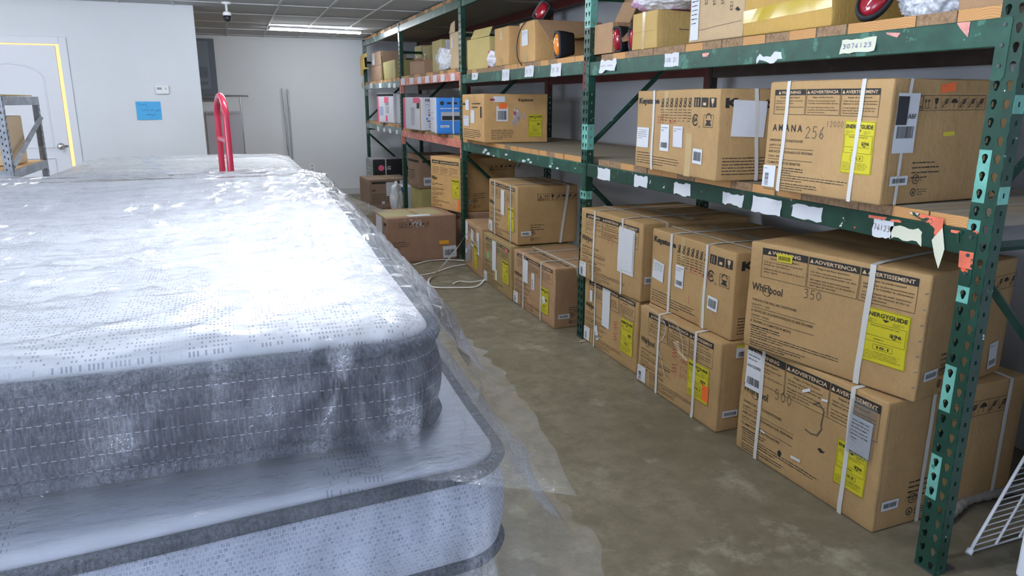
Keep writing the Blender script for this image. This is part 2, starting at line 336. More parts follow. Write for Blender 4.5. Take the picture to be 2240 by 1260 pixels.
    def stroke(s, f, pts, wd, key='handwriting', m=None):
        for (a, b), (c, d) in zip(pts[:-1], pts[1:]):
            dx, dy = c-a, d-b; l = math.hypot(dx, dy) or 1; nx, ny = -dy/l*wd/2, dx/l*wd/2; ex, ey = dx/l*wd*.3, dy/l*wd*.3
            s.poly(f, [(a+nx-ex, b+ny-ey), (a-nx-ex, b-ny-ey), (c-nx+ex, d-ny+ey), (c+nx+ex, d+ny+ey)], key, m or INKG)
    def hand(s, f, u, v, h, t, key='handwriting', m=None, wd=.003, rot=0):
        c, sn = math.cos(rot), math.sin(rot)
        for i, ch in enumerate(t):
            for st in DG.get(ch, []):
                s.stroke(f, [(u+((x*.6+i*.8)*h)*c-(y*h)*sn, v+((x*.6+i*.8)*h)*sn+(y*h)*c) for x, y in st], wd, key, m)
    def greek(s, f, u, v, w, n, lh=.009, th=.0035, fill=.9, seed=1, key='printed_lettering', m=None, rot=0):
        rd = random.Random(seed+s.sd); c, sn = math.cos(rot), math.sin(rot)
        for i in range(n):
            x = 0; end = w*(1 if i < n-1 else rd.uniform(.3, .8))*rd.uniform(fill, 1)
            while x < end:
                l = rd.uniform(.008, .032); l = min(l, end-x); yy = -i*lh
                a, b = u+x*c-yy*sn, v+x*sn+yy*c; s.rect(f, a, b, l, th*rd.uniform(.5, .8), key, m or INKG, rot); x += l+.003
    def frame(s, f, u, v, w, h, t=.0018, key='printed_lettering', m=None):
        for a, b, c, d in ((u, v, w, t), (u, v+h-t, w, t), (u, v, t, h), (u+w-t, v, t, h)): s.rect(f, a, b, c, d, key, m)
    def ring(s, f, u, v, r, t=.003, a0=0, a1=2*PI, key='printed_lettering', m=None, n=20):
        for k in range(n):
            p, q = a0+(a1-a0)*k/n, a0+(a1-a0)*(k+1)/n
            s.poly(f, [(u+r*math.cos(p), v+r*math.sin(p)), (u+r*math.cos(q), v+r*math.sin(q)), (u+(r-t)*math.cos(q), v+(r-t)*math.sin(q)), (u+(r-t)*math.cos(p), v+(r-t)*math.sin(p))], key, m)
    def label(s, f, u, v, w, h, rot=0, m=None, bars=True, vert=False, lines=3, name='paper_label', o=.0035, txt=None, frac=None):
        i = sum(1 for k in s.L if k.startswith(name)); k = name+'#'+str(i); c, sn = math.cos(rot), math.sin(rot)
        s.bm(k, m or WHITE, o); s.rect(f, u, v, w, h, k, m, rot); pk = 'label_print#'+name+str(i); s.bm(pk, INK, o+.001, k)
        rd = random.Random(i+s.sd); g = lambda a, b: (u+a*c-b*sn, v+a*sn+b*c)
        if bars:
            if vert:
                y = .08*h
                while y < .62*h: t = rd.choice((.0012, .002, .003)); a = g(w*.2, y); s.rect(f, a[0], a[1], w*.3, t, pk, INK, rot); y += t+rd.choice((.0015, .0025))
            else:
                x = .12*w; b0, bh = (frac or (.12, .20)); b0 *= h; bh *= h
                while x < .85*w: t = rd.choice((.001, .0016, .0026)); a = g(x, b0); s.rect(f, a[0], a[1], t, bh, pk, INK, rot); x += t+rd.choice((.0012, .002))
        if lines: a = g(w*.1, h*.9-.004); s.greek(f, a[0], a[1], w*.8, lines, h*.1, h*.03, seed=i+5, key=pk, m=INKG, rot=rot)
        if txt: a = g(w*.06, h*.58); s.text(f, a[0], a[1], h*.08, txt, w=w*.86, rot=rot, key=pk, bold=.01)
        return k
    def strap(s, f, u, wd=.018, a=0, top=True, back=None, slant=0, ends=(0, None), o=.004):
        """f 'F': runs up the front at u and over the top; f 'S': runs up the side at u and over the top"""
        i = sum(1 for k in s.L if k.startswith('strap')); k = 'strap#'+str(i); b = s.bm(k, STRAP, o)[0]
        H = s.H; v0 = ends[0]; v1 = H if ends[1] is None else ends[1]; n = 14; rows = []
        for j in range(n+1): t = j/n; rows.append((f, u+slant*(1-t), v0+(v1-v0)*t, 1))
        if top and ends[1] is None:
            L = s.D if f == 'F' else s.W
            for j in range(1, n+1):
                t = j/n; rows.append(('T', u if f == 'F' else L*(1-t), L*t if f == 'F' else u, 1))
        V = []
        for ff, x, y, _ in rows:
            if ff == 'T' and f == 'F': a_, b_ = s.pt('T', x-wd/2, y, o), s.pt('T', x+wd/2, y, o)
            elif ff == 'T': a_, b_ = s.pt('T', x, y-wd/2, o), s.pt('T', x, y+wd/2, o)
            else: a_, b_ = s.pt(f, x-wd/2, y, o), s.pt(f, x+wd/2, y, o)
            V.append((b.verts.new(a_), b.verts.new(b_)))
        for j in range(len(V)-1): b.faces.new((V[j][0], V[j][1], V[j+1][1], V[j+1][0]))
        geo = b.faces[:]; ex = bmesh.ops.extrude_face_region(b, geom=geo); vv = [e for e in ex['geom'] if isinstance(e, bmesh.types.BMVert)]
        cc = Vector((s.W/2, s.D/2, s.H/2))
        for x in vv: x.co += (cc-x.co).normalized()*.0012
    def done(s):
        obs = {}
        for k in sorted(s.L, key=lambda q: s.L[q][3] is not None):
            b, m, o, par = s.L[k]
            if not len(b.faces): b.free(); continue
            if k.startswith('label_print'): nm = 'label_print'
            else: nm = k.split('#')[0]
            obs[k] = link(nm, b, m, obs.get(par) if par else s.root)
        return s
# ------------------------------------------------------------------ carton artwork
def energy(b, f, u, v, w, h, price, eer):
    k = 'energy_label'; b.bm(k, YEL, .0025); b.rect(f, u, v, w, h, k, YEL); p = 'label_print#e'; b.bm(p, INK, .0035, k)
    b.frame(f, u+.002, v+.002, w-.004, h-.004, .001, p)
    b.text(f, u+w*.06, v+h*.855, h*.075, 'ENERGYGUIDE', w*.88, key=p, bold=.03)
    b.poly(f, [(u+w*.5, v+h*.78), (u+w*.58, v+h*.83), (u+w*.42, v+h*.83)], p)
    b.greek(f, u+w*.07, v+h*.80, w*.25, 3, h*.025, h*.008, key=p); b.greek(f, u+w*.65, v+h*.80, w*.25, 3, h*.025, h*.008, key=p)
    b.text(f, u+w*.2, v+h*.68, h*.025, 'Estimated Yearly Energy Cost', w*.6, key=p)
    b.text(f, u+w*.62, v+h*.55, h*.06, price, w*.25, key=p, bold=.03); b.rect(f, u+w*.08, v+h*.5, w*.8, .001, p); b.poly(f, [(u+w*.72, v+h*.51), (u+w*.78, v+h*.535), (u+w*.66, v+h*.535)], p)
    b.greek(f, u+w*.3, v+h*.44, w*.4, 1, key=p); b.frame(f, u+w*.05, v+h*.39, w*.9, h*.34, .001, p)
    b.frame(f, u+w*.3, v+h*.25, w*.42, h*.1, .001, p); b.text(f, u+w*.38, v+h*.28, h*.045, eer, w*.26, key=p, bold=.03)
    b.greek(f, u+w*.06, v+h*.2, w*.85, 6, h*.028, h*.009, key=p)
PAN = (('WARNING', 'Excessive Weight Hazard', ('Use two or more people to move and', 'install air conditioner.'), ('Failure to do so can result in back or', 'other injury.')),
       ('ADVERTENCIA', 'Peligro de Peso Excesivo', ('Use dos o más personas para mover', 'e instalar el acondicionador de aire.'), ('No seguir esta instrucción puede', 'ocasionar una lesión en la espalda u', 'otro tipo de lesiones.')),
       ('AVERTISSEMENT', 'Risque du poids excessif', ('Utiliser deux ou plus de personnes pour', 'déplacer et installer le climatiseur.'), ('Le non-respect de cette instruction', 'peut causer une blessure au dos ou', "d'autres blessures.")))
def warn(b, f, x0, x1, y0, y1, full=True):
    k = 'printed_lettering'; cw = (x1-x0)/3; hh = (y1-y0)*.23
    for i, (a, t, p1, p2) in enumerate(PAN):
        u = x0+cw*i; g = .0035; w = cw-g
        b.rect(f, u, y1-hh, w, hh, k); b.frame(f, u, y0, w, y1-y0, .0016)
        p = 'header_lettering'; b.bm(p, PALE, .0022)
        tw = w*(.62 if i == 0 else .82)
        b.text(f, u+w*.5-tw/2+hh*.25, y1-hh*.75, hh*.5, a, tw, key=p, m=PALE, bold=.02)
        tx = u+w*.5-tw/2-hh*.45+hh*.25; b.poly(f, [(tx-hh*.3, y1-hh*.78), (tx+hh*.3, y1-hh*.78), (tx, y1-hh*.25)], p)
        ph = (y1-y0-hh); sz = ph*.072
        if full:
            b.text(f, u+w*.5, y1-hh-ph*.15, sz, t, w*.62, cen=.5, bold=.01)
            y = y1-hh-ph*.32
            for ln in p1: b.text(f, u+w*.06, y, sz, ln, w*min(.9, len(ln)*.0245)); y -= ph*.125
            y -= ph*.07
            for ln in p2: b.text(f, u+w*.06, y, sz, ln, w*min(.9, len(ln)*.0245)); y -= ph*.125
        else:
            b.greek(f, u+w*.22, y1-hh-ph*.15, w*.5, 1, th=sz*.7, seed=i); b.greek(f, u+w*.06, y1-hh-ph*.34, w*.85, 5, ph*.13, sz*.7, seed=i+9)
def arch_icon(b, f, u, v, s_, kind):
    if kind == 0:
        b.frame(f, u, v, s_, s_, .001); b.text(f, u+s_*.3, v+s_*.38, s_*.42, '6', s_*.35, bold=.02); b.rect(f, u+s_*.1, v+s_*.12, s_*.8, s_*.05); b.rect(f, u+s_*.1, v+s_*.22, s_*.8, s_*.05)
    elif kind == 1:
        for q in (.3, .65): b.rect(f, u+s_*(q-.03), v+s_*.2, s_*.06, s_*.45); b.poly(f, [(u+s_*(q-.13), v+s_*.6), (u+s_*(q+.13), v+s_*.6), (u+s_*q, v+s_*.85)])
        b.rect(f, u+s_*.12, v+s_*.1, s_*.75, s_*.05)
    elif kind == 2:
        b.poly(f, [(u+s_*.28, v+s_*.88), (u+s_*.72, v+s_*.88), (u+s_*.66, v+s_*.5), (u+s_*.54, v+s_*.4), (u+s_*.46, v+s_*.4), (u+s_*.34, v+s_*.5)]); b.rect(f, u+s_*.47, v+s_*.15, s_*.06, s_*.3); b.rect(f, u+s_*.32, v+s_*.1, s_*.36, s_*.06)
    elif kind == 3:
        b.poly(f, [(u+s_*.5+s_*.36*math.cos(PI*k/8), v+s_*.5+s_*.34*math.sin(PI*k/8)) for k in range(9)]); b.rect(f, u+s_*.48, v+s_*.15, s_*.05, s_*.4)
    else:
        b.frame(f, u+s_*.15, v+s_*.15, s_*.5, s_*.4, .0012); b.stroke(f, [(u+s_*.15, v+s_*.15), (u+s_*.85, v+s_*.85)], s_*.08, 'printed_lettering', INK); b.ring(f, u+s_*.6, v+s_*.62, s_*.2, s_*.08, n=8)
def icons(b, f, u, v, s_, n=8):
    b.frame(f, u-.003, v-.003, s_*n+.006, s_+.006, .0016)
    for i in range(n): arch_icon(b, f, u+i*s_, v, s_, (0, 1, 2, 4, 3, 4, 5, 4)[i % 8]); b.rect(f, u+i*s_, v, .0012, s_)
def ulmark(b, f, u, v, r):
    b.ring(f, u, v, r, r*.16); b.text(f, u-r*.5, v-r*.4, r*.75, 'UL', r, bold=.02); b.text(f, u-r*1.8, v-r*.3, r*.4, 'c', bold=.02); b.text(f, u+r*1.15, v-r*.3, r*.4, 'us', bold=.02)
    b.ring(f, u-r*.35, v-r*2.6, r*.8, r*.2); b.poly(f, [(u-r*.7, v-r*2.9), (u, v-r*2.9), (u-r*.35, v-r*2.2)]); b.greek(f, u+r*.8, v-r*2.2, r*3, 3, r*.5, r*.2)
def side_ac(b, strap=None, lab=True, tick=.045, n=8, iu=None):
    W, H, D = b.W, b.H, b.D; s_ = H*.105
    iu = iu if iu is not None else D*.34
    icons(b, 'S', iu, H*.76, s_, n)
    b.greek('S', D*.22, H*.33, D*.24, 4, H*.04, H*.015, fill=.7); ulmark(b, 'S', D*.26, H*.2, H*.04)
    if lab: b.label('S', .03, H*.16, .085, H*.075, lines=0, frac=(.25, .5))
    b.rect('S', .012, .02, .0012, H-.04, 'box_seam', INKG); b.rect('F', .01, .004, b.W-.02, .0012, 'box_seam')
def top_ac(b, tape=True):
    b.rect('T', .01, b.D/2, b.W-.02, .0018, 'box_seam', INKG)
    if tape: b.rect('T', .0, b.D/2-.03, b.W, .06, 'tape', TAPE, o=.0008)
def whirl(b, f, u, v, h, w, key='printed_lettering'):
    b.text(f, u, v, h, 'Whirlpool', w, bold=.014); b.ring(f, u+w*.5, v+h*.25, h*.72, h*.08, .3, PI*1.7, key)
def product(b, u, v, H, lines, w):
    y = v
    for i, (a, q) in enumerate(lines):
        b.text('F', u, y, H*.022, a, w*len(a)*(.035 if lines is WIN else .0225)); b.text('F', u, y-H*.042, H*.017, q, w*.3); y -= H*.062
        if i < len(lines)-1: b.rect('F', u, y, w*1.02, .0016); y -= H*.04
    return y
WIN = (('WINDOW AIR CONDITIONER', 'QUANTITY: 1 UNIT'), ('AIRE ACONDICIONADO DE VENTANA', 'CANTIDAD: 1 UNIDAD'), ('CLIMATISEUR DE FENETRE', 'QUANTITÉ: 1 UNITÉ'))
THR = (('THROUGH-THE-WALL AIR CONDITIONER', 'QUANTITY: 1 UNIT'), ('A TRAVÉS DEL ACONDICIONADOR DE AIRE DE PARED', 'CANTIDAD: 1 UNIDAD'), ('À TRAVERS LE CLIMATISEUR MURAL', 'QUANTITÉ: 1 UNITÉ'))
def front_ac(b, brand, lines=WIN, price='$96', eer='10.1', hand=None, full=True, px=(.06, .94), py=(.68, .95), ex=(.70, .93), ey=(.27, .62), corner=True):
    W, H = b.W, b.H
    warn(b, 'F', W*px[0], W*px[1], H*py[0], H*py[1], full)
    if brand == 'W': whirl(b, 'F', W*.03, H*.555, H*.072, W*.20)
    elif brand == 'A': b.text('F', W*.06, H*.55, H*.062, 'A M A N A', W*.27, bold=.018)
    if full: product(b, W*.04, H*.455, H, lines, W*.40)
    else: b.greek('F', W*.04, H*.47, W*.4, 2, H*.03, H*.014); b.rect('F', W*.04, H*.40, W*.42, .002); b.greek('F', W*.04, H*.37, W*.42, 2, H*.03, H*.014); b.rect('F', W*.04, H*.31, W*.42, .002); b.greek('F', W*.04, H*.28, W*.36, 2, H*.03, H*.014)
    b.greek('F', W*(.18 if corner else .05), H*.215, W*.2, 3, H*.022, H*.011, seed=3); b.greek('F', W*(.18 if corner else .05), H*.15, W*.6, 3, H*.022, H*.010, seed=4); b.greek('F', W*(.18 if corner else .05), H*.075, W*.36, 3, H*.022, H*.010, seed=5)
    if price: energy(b, 'F', W*ex[0], H*ey[0], W*(ex[1]-ex[0]), H*(ey[1]-ey[0]), price, eer)
    if corner: b.label('F', W*.008, H*.03, W*.12, H*.2, vert=True, lines=1)
    if hand: b.hand('F', W*hand[1], H*hand[2], H*hand[3], hand[0])
def keystone(b, hand='325', hx=.3):
    W, H = b.W, b.H
    b.text('F', W*.03, H*.84, H*.07, 'Keystone', W*.29, bold=.045)
    for i in range(7):
        u = W*(.345+.054*i); b.ring('F', u+W*.02, H*.87, W*.016, .004, n=7); b.stroke('F', [(u, H*.8), (u+W*.035, H*.9)], .0035, 'printed_lettering', INK); b.ring('F', u+W*.02, H*.82, W*.015, .006, n=6)
        b.greek('F', u, H*.76, W*.045, 5, H*.032, H*.011, seed=i)
    for i in range(3):
        u = W*(.735+.083*i); b.rect('F', u, H*.80, W*.07, H*.105); b.bm('header_lettering', PALE, .0022)
        if i == 0:
            for q in (.02, .045): b.rect('F', u+W*q, H*.81, W*.005, H*.08, 'header_lettering')
        elif i == 1: b.rect('F', u+W*.02, H*.82, W*.03, H*.03, 'header_lettering')
        else: b.poly('F', [(u+W*.018, H*.895), (u+W*.052, H*.895), (u+W*.045, H*.85), (u+W*.035, H*.835), (u+W*.025, H*.85)], 'header_lettering'); b.rect('F', u+W*.033, H*.81, W*.005, H*.03, 'header_lettering')
    b.ring('F', W*.76, H*.655, H*.068, H*.018, .6, 2*PI-.6); b.text('F', W*.735, H*.635, H*.05, 'SA', W*.05, bold=.02); b.text('F', W*.69, H*.57, H*.025, 'C'); b.text('F', W*.80, H*.57, H*.025, 'US')
    b.frame('F', W*.85, H*.58, W*.10, H*.14, .002); b.poly('F', [(W*.865, H*.60), (W*.935, H*.60), (W*.915, H*.635), (W*.93, H*.66), (W*.87, H*.66), (W*.885, H*.635)]); b.ring('F', W*.9, H*.675, W*.03, .005, 0, PI)
    b.hand('F', W*hx, H*.60, H*.08, hand, 'red_handwriting', REDINK); b.hand('F', W*(hx+.16), H*.60, H*.06, 'm1~', 'red_handwriting', REDINK)
    b.greek('F', W*.03, H*.20, W*.42, 1, H*.035, H*.014); b.greek('F', W*.03, H*.165, W*.58, 4, H*.032, H*.012)
    b.text('S', b.D*.05, H*.80, H*.10, 'Keystone', b.D*.66, bold=.045); b.greek('S', b.D*.05, H*.25, b.D*.7, 6, H*.035, H*.014)
    top_ac(b); b.rect('F', W*.66, 0, W*.07, H*.5, 'tape', TAPE, o=.0008); b.rect('F', W*.38, H*.72, W*.05, H*.27, 'tape', TAPE, o=.0008)
# ================================================================== the cartons on the floor and middle shelf
X0, L_, W_ = 2.0347, 2.6342, .0765; YP = [1.4618+L_*n for n in range(5)]
b = Bx('large cardboard carton marked 500, on the floor under the carton marked 350', (2.012, 2.468), 1.7, 0, .747, .72, .505, K1)
front_ac(b, 'W', WIN, '$96', '10.3', ('500', .28, .62, .085), px=(.04, .97), py=(.68, .96), ex=(.74, .93), ey=(.22, .57), corner=False)
side_ac(b, n=7, iu=.25); top_ac(b)
b.stroke('F', [(.42, .37), (.45, .385), (.475, .36), (.465, .30), (.47, .285), (.45, .25), (.42, .245), (.39, .25)], .006, 'handwriting', INK)
b.strap('F', .13); b.strap('F', .60, .02); b.strap('S', .22); b.strap('S', .62)
b.label('F', .03, .30, .10, .17, bars=True, txt='AAA COOPER', lines=2); b.label('F', .60, .27, .10, .14, lines=6, bars=False, rot=-.03, name='packing_slip', o=.008)
b.bm('clear_pouch', FILM, .009); b.rect('F', .595, .26, .115, .21, 'clear_pouch', FILM, -.03)
b.label('F', .36, .395, .045, .012, rot=.5, lines=0, bars=False); b.label('F', .46, .40, .03, .009, rot=.15, lines=0, bars=False); b.label('F', .335, .10, .05, .012, rot=.05, lines=0, bars=False); b.label('F', .15, .14, .025, .008, rot=-.2, lines=0, bars=False)
b.poly('F', [(.46, .20), (.475, .208), (.49, .20), (.50, .205), (.49, .193), (.475, .19)], 'torn_hole', INK); b.poly('F', [(.255, .09), (.27, .105), (.28, .09), (.27, .07)], 'torn_hole', INK)
b.done()
b = Bx('large cardboard carton marked 350, turned slightly, on top of the carton marked 500', (1.955, 2.405), 11.7, .508, .735, .58, .447, K1)
front_ac(b, 'W', THR, '$96', '10.1', ('350', .36, .60, .075), px=(.08, .95), py=(.69, .96), ex=(.70, .935), ey=(.22, .66), corner=False)
side_ac(b, n=6, iu=.3); top_ac(b); b.strap('F', .53, .022, slant=-.01); b.label('F', .13, .385, .07, .032, rot=.03, m=YEL, lines=0, frac=(.2, .5), name='yellow_sticker')
b.label('S', .47, .03, .06, .10, lines=1, name='packing_slip', rot=.1)
for k in range(7): b.rect('F', .72, .05+.055*k, .012, .004, 'staple', SILV, .4)
b.done()
b = Bx('scuffed cardboard carton with orange sticker and hanging string, on the floor under another carton', (2.002, 3.331), .2, 0, .72, .62, .437, K1)
front_ac(b, 'W', WIN, '$96', '10.1', None, px=(.13, .93), py=(.68, .965), ex=(.66, .90), ey=(.24, .66), corner=True)
side_ac(b, n=6); top_ac(b); b.strap('F', .20); b.strap('F', .53, .02)
b.hand('F', .40, .16, .10, '~~', 'red_handwriting', REDINK, rot=1.57); b.hand('F', .46, .16, .05, '328', 'red_handwriting', REDINK, rot=1.57)
b.label('F', .60, .12, .05, .08, m=ORG, bars=False, lines=0, name='orange_sticker'); b.label('S', .08, .36, .10, .05, lines=0, frac=(.1, .5)); b.label('S', .08, .41, .10, .012, m=YEL, lines=0, bars=False, name='yellow_sticker')
b.poly('F', [(.33, .33), (.38, .35), (.40, .30), (.47, .28), (.46, .265), (.38, .285), (.36, .31)], 'torn_hole', PALE)
b.bm('string', STRAP, .004)
for pts in ([(.05, .45), (.16, .437), (.26, .40), (.25, .33), (.20, .27), (.24, .2), (.28, .12)], [(.26, .43), (.36, .43), (.42, .35), (.43, .27)]):
    b.stroke('F', [(p.x, p.y) for p in curve_pts([(x, y, 0) for x, y in pts], 5)], .003, 'string', STRAP)
b.done()
b = Bx('strapped carton with bold lettering, stacked just left of the carton marked 350', (2.062, 3.339), -.2, .441, .713, .62, .412, K1)
keystone(b, '325', .5); b.strap('F', .19, .02); b.strap('F', .50, .02); b.strap('S', .12, .016)
b.label('F', .02, .15, .11, .10, rot=-.08, bars=False, lines=5, name='warning_label'); b.label('F', .24, .15, .075, .115, lines=2); b.label('F', .53, .11, .075, .065, lines=0, rot=-.05, frac=(.2, .6))
b.poly('F', [(.035, .205), (.055, .205), (.045, .228)], 'yellow_sticker', YEL); b.hand('F', .36, .09, .04, '1', 'red_handwriting', REDINK)
b.poly('F', [(0, .0), (.30, .0), (.26, -.03), (.03, -.022)], 'loose_flap', PALE)
b.done()
b = Bx('carton with torn white paper strip, on the floor just right of the second post', (2.043, 4.088), -.5, 0, .685, .66, .428, K1)
front_ac(b, 'W', WIN, '$90', '10.1', None, full=False, px=(.10, .95), py=(.70, .97), ex=(.72, .93), ey=(.20, .68))
side_ac(b, n=6); top_ac(b); b.strap('F', .15, .014); b.label('F', .25, .17, .10, .24, bars=False, lines=0); b.label('F', .08, .28, .035, .075, bars=False, lines=0); b.label('F', .18, .05, .04, .09, rot=.35, lines=0)
b.hand('F', .47, .12, .09, '~~', 'red_handwriting', REDINK, rot=1.57); b.done()
b = Bx('strapped carton with large blank delivery slip, stacked just right of the second post', (2.0, 4.085), 2.5, .431, .70, .72, .437, K1)
front_ac(b, 'W', THR, None, '', None, px=(.09, .95), py=(.66, .94), corner=True); side_ac(b, n=6, lab=False); top_ac(b)
b.strap('F', .17); b.strap('F', .50); b.strap('S', .15, .016)
b.label('F', .455, .13, .17, .26, lines=0, bars=False, name='delivery_slip', rot=-.02); b.label('F', .47, .15, .145, .22, lines=0, bars=False, name='delivery_slip', o=.006, rot=-.02); b.label('S', .28, .36, .14, .04, lines=1, bars=False); b.label('S', .02, .10, .05, .04, lines=0, frac=(.2, .6)); b.hand('F', .33, .27, .05, '25', 'red_handwriting', REDINK)
b.done()
b = Bx('carton with red-written white tag, stacked on the floor cartons left of the second post', (1.988, 5.83), -.8, .436, .69, .50, .447, K1)
front_ac(b, 'W', WIN, '$96', '10.1', None, full=False, px=(.10, .93), py=(.70, .96), ex=(.70, .90), ey=(.2, .62)); side_ac(b, n=7, iu=.17); top_ac(b)
b.strap('F', .16); b.strap('F', .55); b.strap('S', .42, .02, slant=-.06); b.label('F', .31, .19, .09, .2, bars=False, lines=0); b.stroke('F', [(.355, .3), (.36, .34)], .01, 'red_handwriting', REDINK); b.stroke('F', [(.35, .25), (.36, .28)], .01, 'red_handwriting', REDINK); b.done()
b = Bx('carton with loose crossed straps, on the floor just left of the second post', (1.938, 5.11), .8, 0, .757, .50, .42, K2)
front_ac(b, 'W', WIN, '$96', '10.1', None, full=False, px=(.10, .95), py=(.72, .96), ex=(.70, .88), ey=(.16, .60)); side_ac(b, n=6); top_ac(b, False)
b.strap('F', .20, .016); b.strap('F', .53, .016); b.strap('S', .16, .02, slant=.12)
b.label('F', .20, .21, .09, .17, bars=False, lines=0); b.label('F', .36, .19, .055, .12, vert=True, lines=0); b.label('F', .57, .13, .05, .05, rot=.4, bars=False, lines=0)
b.hand('F', .40, .03, .08, '~1', 'red_handwriting', REDINK, rot=1.57); warn(b, 'T', .12, .72, .03, .13, False); b.done()
b = Bx('brown carton with green dot sticker, middle floor carton left of the second post', (1.945, 5.85), -.9, 0, .70, .5, .427, (.36, .255, .115))
front_ac(b, '', WIN, '$96', '10.1', None, full=False, px=(.10, .95), py=(.70, .93), ex=(.70, .92), ey=(.25, .68)); top_ac(b)
b.label('F', .24, .15, .10, .25, bars=False, lines=0); b.label('F', .32, .08, .05, .09, m=CREAM, bars=False, lines=0); b.ring('F', .12, .25, .03, .029, key='green_sticker', m=GREENS); b.label('F', .57, .36, .06, .03, m=PINK, bars=False, lines=0, name='pink_sticker'); b.done()
b = Bx('scuffed carton with torn labels, on the floor right of the third post', (1.978, 6.50), -3, 0, .60, .5, .44, K2)
b.greek('F', .08, .4, .35, 3, .02, .012); b.label('F', .03, .26, .08, .17, bars=False, lines=0); b.label('F', .22, .24, .10, .15, lines=2, rot=-.1); b.label('F', .44, .19, .08, .2, vert=True, lines=0)
energy(b, 'F', .33, .05, .12, .22, '$96', '10.1'); b.rect('F', .05, .05, .18, .16, 'tape', FILM2, .15, o=.003); b.label('F', .03, .13, .05, .04, bars=False, lines=0); top_ac(b); b.done()
# bay further away, floor
b = Bx('brown carton with a torn silver patch, out in the aisle beside the third post', (1.262, 7.39), 2.6, 0, .62, .69, .44, (.37, .22, .15))
b.label('F', .2, .1, .25, .33, bars=False, lines=0, m=WCARD); b.rect('F', .5, .36, .1, .03)
icons(b, 'S', .12, .345, .042, 7); b.greek('S', .05, .20, .18, 4, .02, .007, fill=.6); ulmark(b, 'S', .10, .07, .02)
b.label('S', .55, .02, .14, .115, lines=0, frac=(.2, .5), name='paper_label', rot=.03); b.label('S', .51, .16, .10, .035, m=ORY, bars=False, lines=1, name='amber_sticker')
b.rect('T', .02, .31, .58, .05, 'tape', TAPE, o=.001); b.rect('T', .10, .0, .45, .6, 'worn_top', kraft((.42, .36, .2)), 0, .001); b.rect('T', .5, .22, .11, .22, 'paper_label_top', WHITE, 0, .003)
rd = random.Random(4)
for k in range(26):
    u, v = .27+rd.gauss(0, .05), .38+rd.gauss(0, .03); b.poly('S', [(u, v), (u+rd.uniform(.005, .02), v+rd.uniform(-.01, .012)), (u+rd.uniform(-.01, .012), v-rd.uniform(.01, .035))], 'torn_patch', SILV if k % 3 else WHITE)
b.done()
b = Bx('golden-brown carton with yellow label and orange sticker, raised left of the third post', (1.895, 7.43), 14.6, .442, .585, .66, .525, KO)
front_ac(b, 'W', WIN, '$96', '10.1', None, full=False, px=(.06, .97), py=(.66, .93), ex=(.74, .98), ey=(.25, .62), corner=False); b.label('F', .54, .02, .035, .1, m=ORG, bars=False, lines=0, name='orange_sticker'); side_ac(b, n=7, iu=.35); top_ac(b); b.done()
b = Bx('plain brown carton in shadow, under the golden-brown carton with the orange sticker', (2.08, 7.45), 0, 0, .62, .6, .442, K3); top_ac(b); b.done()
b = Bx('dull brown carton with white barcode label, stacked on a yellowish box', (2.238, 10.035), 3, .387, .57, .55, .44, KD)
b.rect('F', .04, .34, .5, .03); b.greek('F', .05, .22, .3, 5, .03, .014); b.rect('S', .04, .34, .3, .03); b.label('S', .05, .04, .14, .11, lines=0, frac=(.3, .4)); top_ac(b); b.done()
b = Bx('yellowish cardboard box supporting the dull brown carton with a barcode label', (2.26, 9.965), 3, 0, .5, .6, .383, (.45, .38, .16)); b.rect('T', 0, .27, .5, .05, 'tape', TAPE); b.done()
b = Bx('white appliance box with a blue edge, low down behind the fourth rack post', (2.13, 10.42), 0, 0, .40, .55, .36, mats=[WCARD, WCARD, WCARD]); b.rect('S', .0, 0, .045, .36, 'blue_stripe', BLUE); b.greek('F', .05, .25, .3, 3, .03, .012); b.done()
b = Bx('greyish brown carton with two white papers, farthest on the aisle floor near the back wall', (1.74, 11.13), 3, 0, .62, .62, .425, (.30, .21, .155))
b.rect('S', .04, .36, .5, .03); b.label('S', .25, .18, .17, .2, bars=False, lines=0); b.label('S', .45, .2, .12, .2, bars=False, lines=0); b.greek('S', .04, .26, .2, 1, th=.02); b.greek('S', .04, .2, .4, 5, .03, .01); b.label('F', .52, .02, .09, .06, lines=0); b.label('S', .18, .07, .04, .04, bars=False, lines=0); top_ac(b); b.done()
b = Bx('black appliance box with a red dot and white letters LG, behind the farthest aisle carton', (1.95, 11.75), 2, 0, .50, .50, .655, mats=[GREYC, BLK, GREYC], cat='box')
b.rect('F', .40, .44, .07, .17, 'green_sticker', mat('green_print', (.15, .45, .12), .5)); b.greek('F', .08, .5, .3, 2, .05, .02, key='white_lettering', m=WHITE); b.greek('F', .1, .38, .2, 2, .05, .02, key='white_lettering2', m=WHITE)
b.ring('S', .13, .52, .045, .044, key='red_emblem', m=PINK); b.text('S', .19, .495, .055, 'LG', key='white_lettering', m=WHITE, bold=.02); b.strap('S', .20, .014); b.done()
# ---- middle shelf
ZS = 1.1364+.036
b = Bx('dented carton with red handwriting, left of the carton marked 256 on the middle shelf', (1.985, 3.425), -5.2, ZS+.002, .80, .55, .385, K1)
keystone(b, '325', .30); b.strap('F', .20, .02); b.strap('S', .17, .018, slant=.03); b.label('F', .02, .105, .14, .10, bars=False, lines=5, name='warning_label'); b.label('F', .285, .10, .085, .125, lines=2); b.label('F', .41, .125, .09, .095, bars=False, lines=2, m=WCARD, name='delivery_slip'); b.label('F', .60, .065, .085, .065, lines=0, frac=(.2, .6), rot=-.03)
b.poly('F', [(.035, .155), (.06, .155), (.047, .185)], 'yellow_sticker', YEL); b.label('S', .06, .19, .16, .15, bars=False, lines=0, name='delivery_slip', rot=-.04); b.done()
b = Bx('cardboard carton marked 256 with a yellow label, at the right end of the middle shelf', (1.936, 2.352), 3.2, ZS+.002, .545, .60, .405, K1)
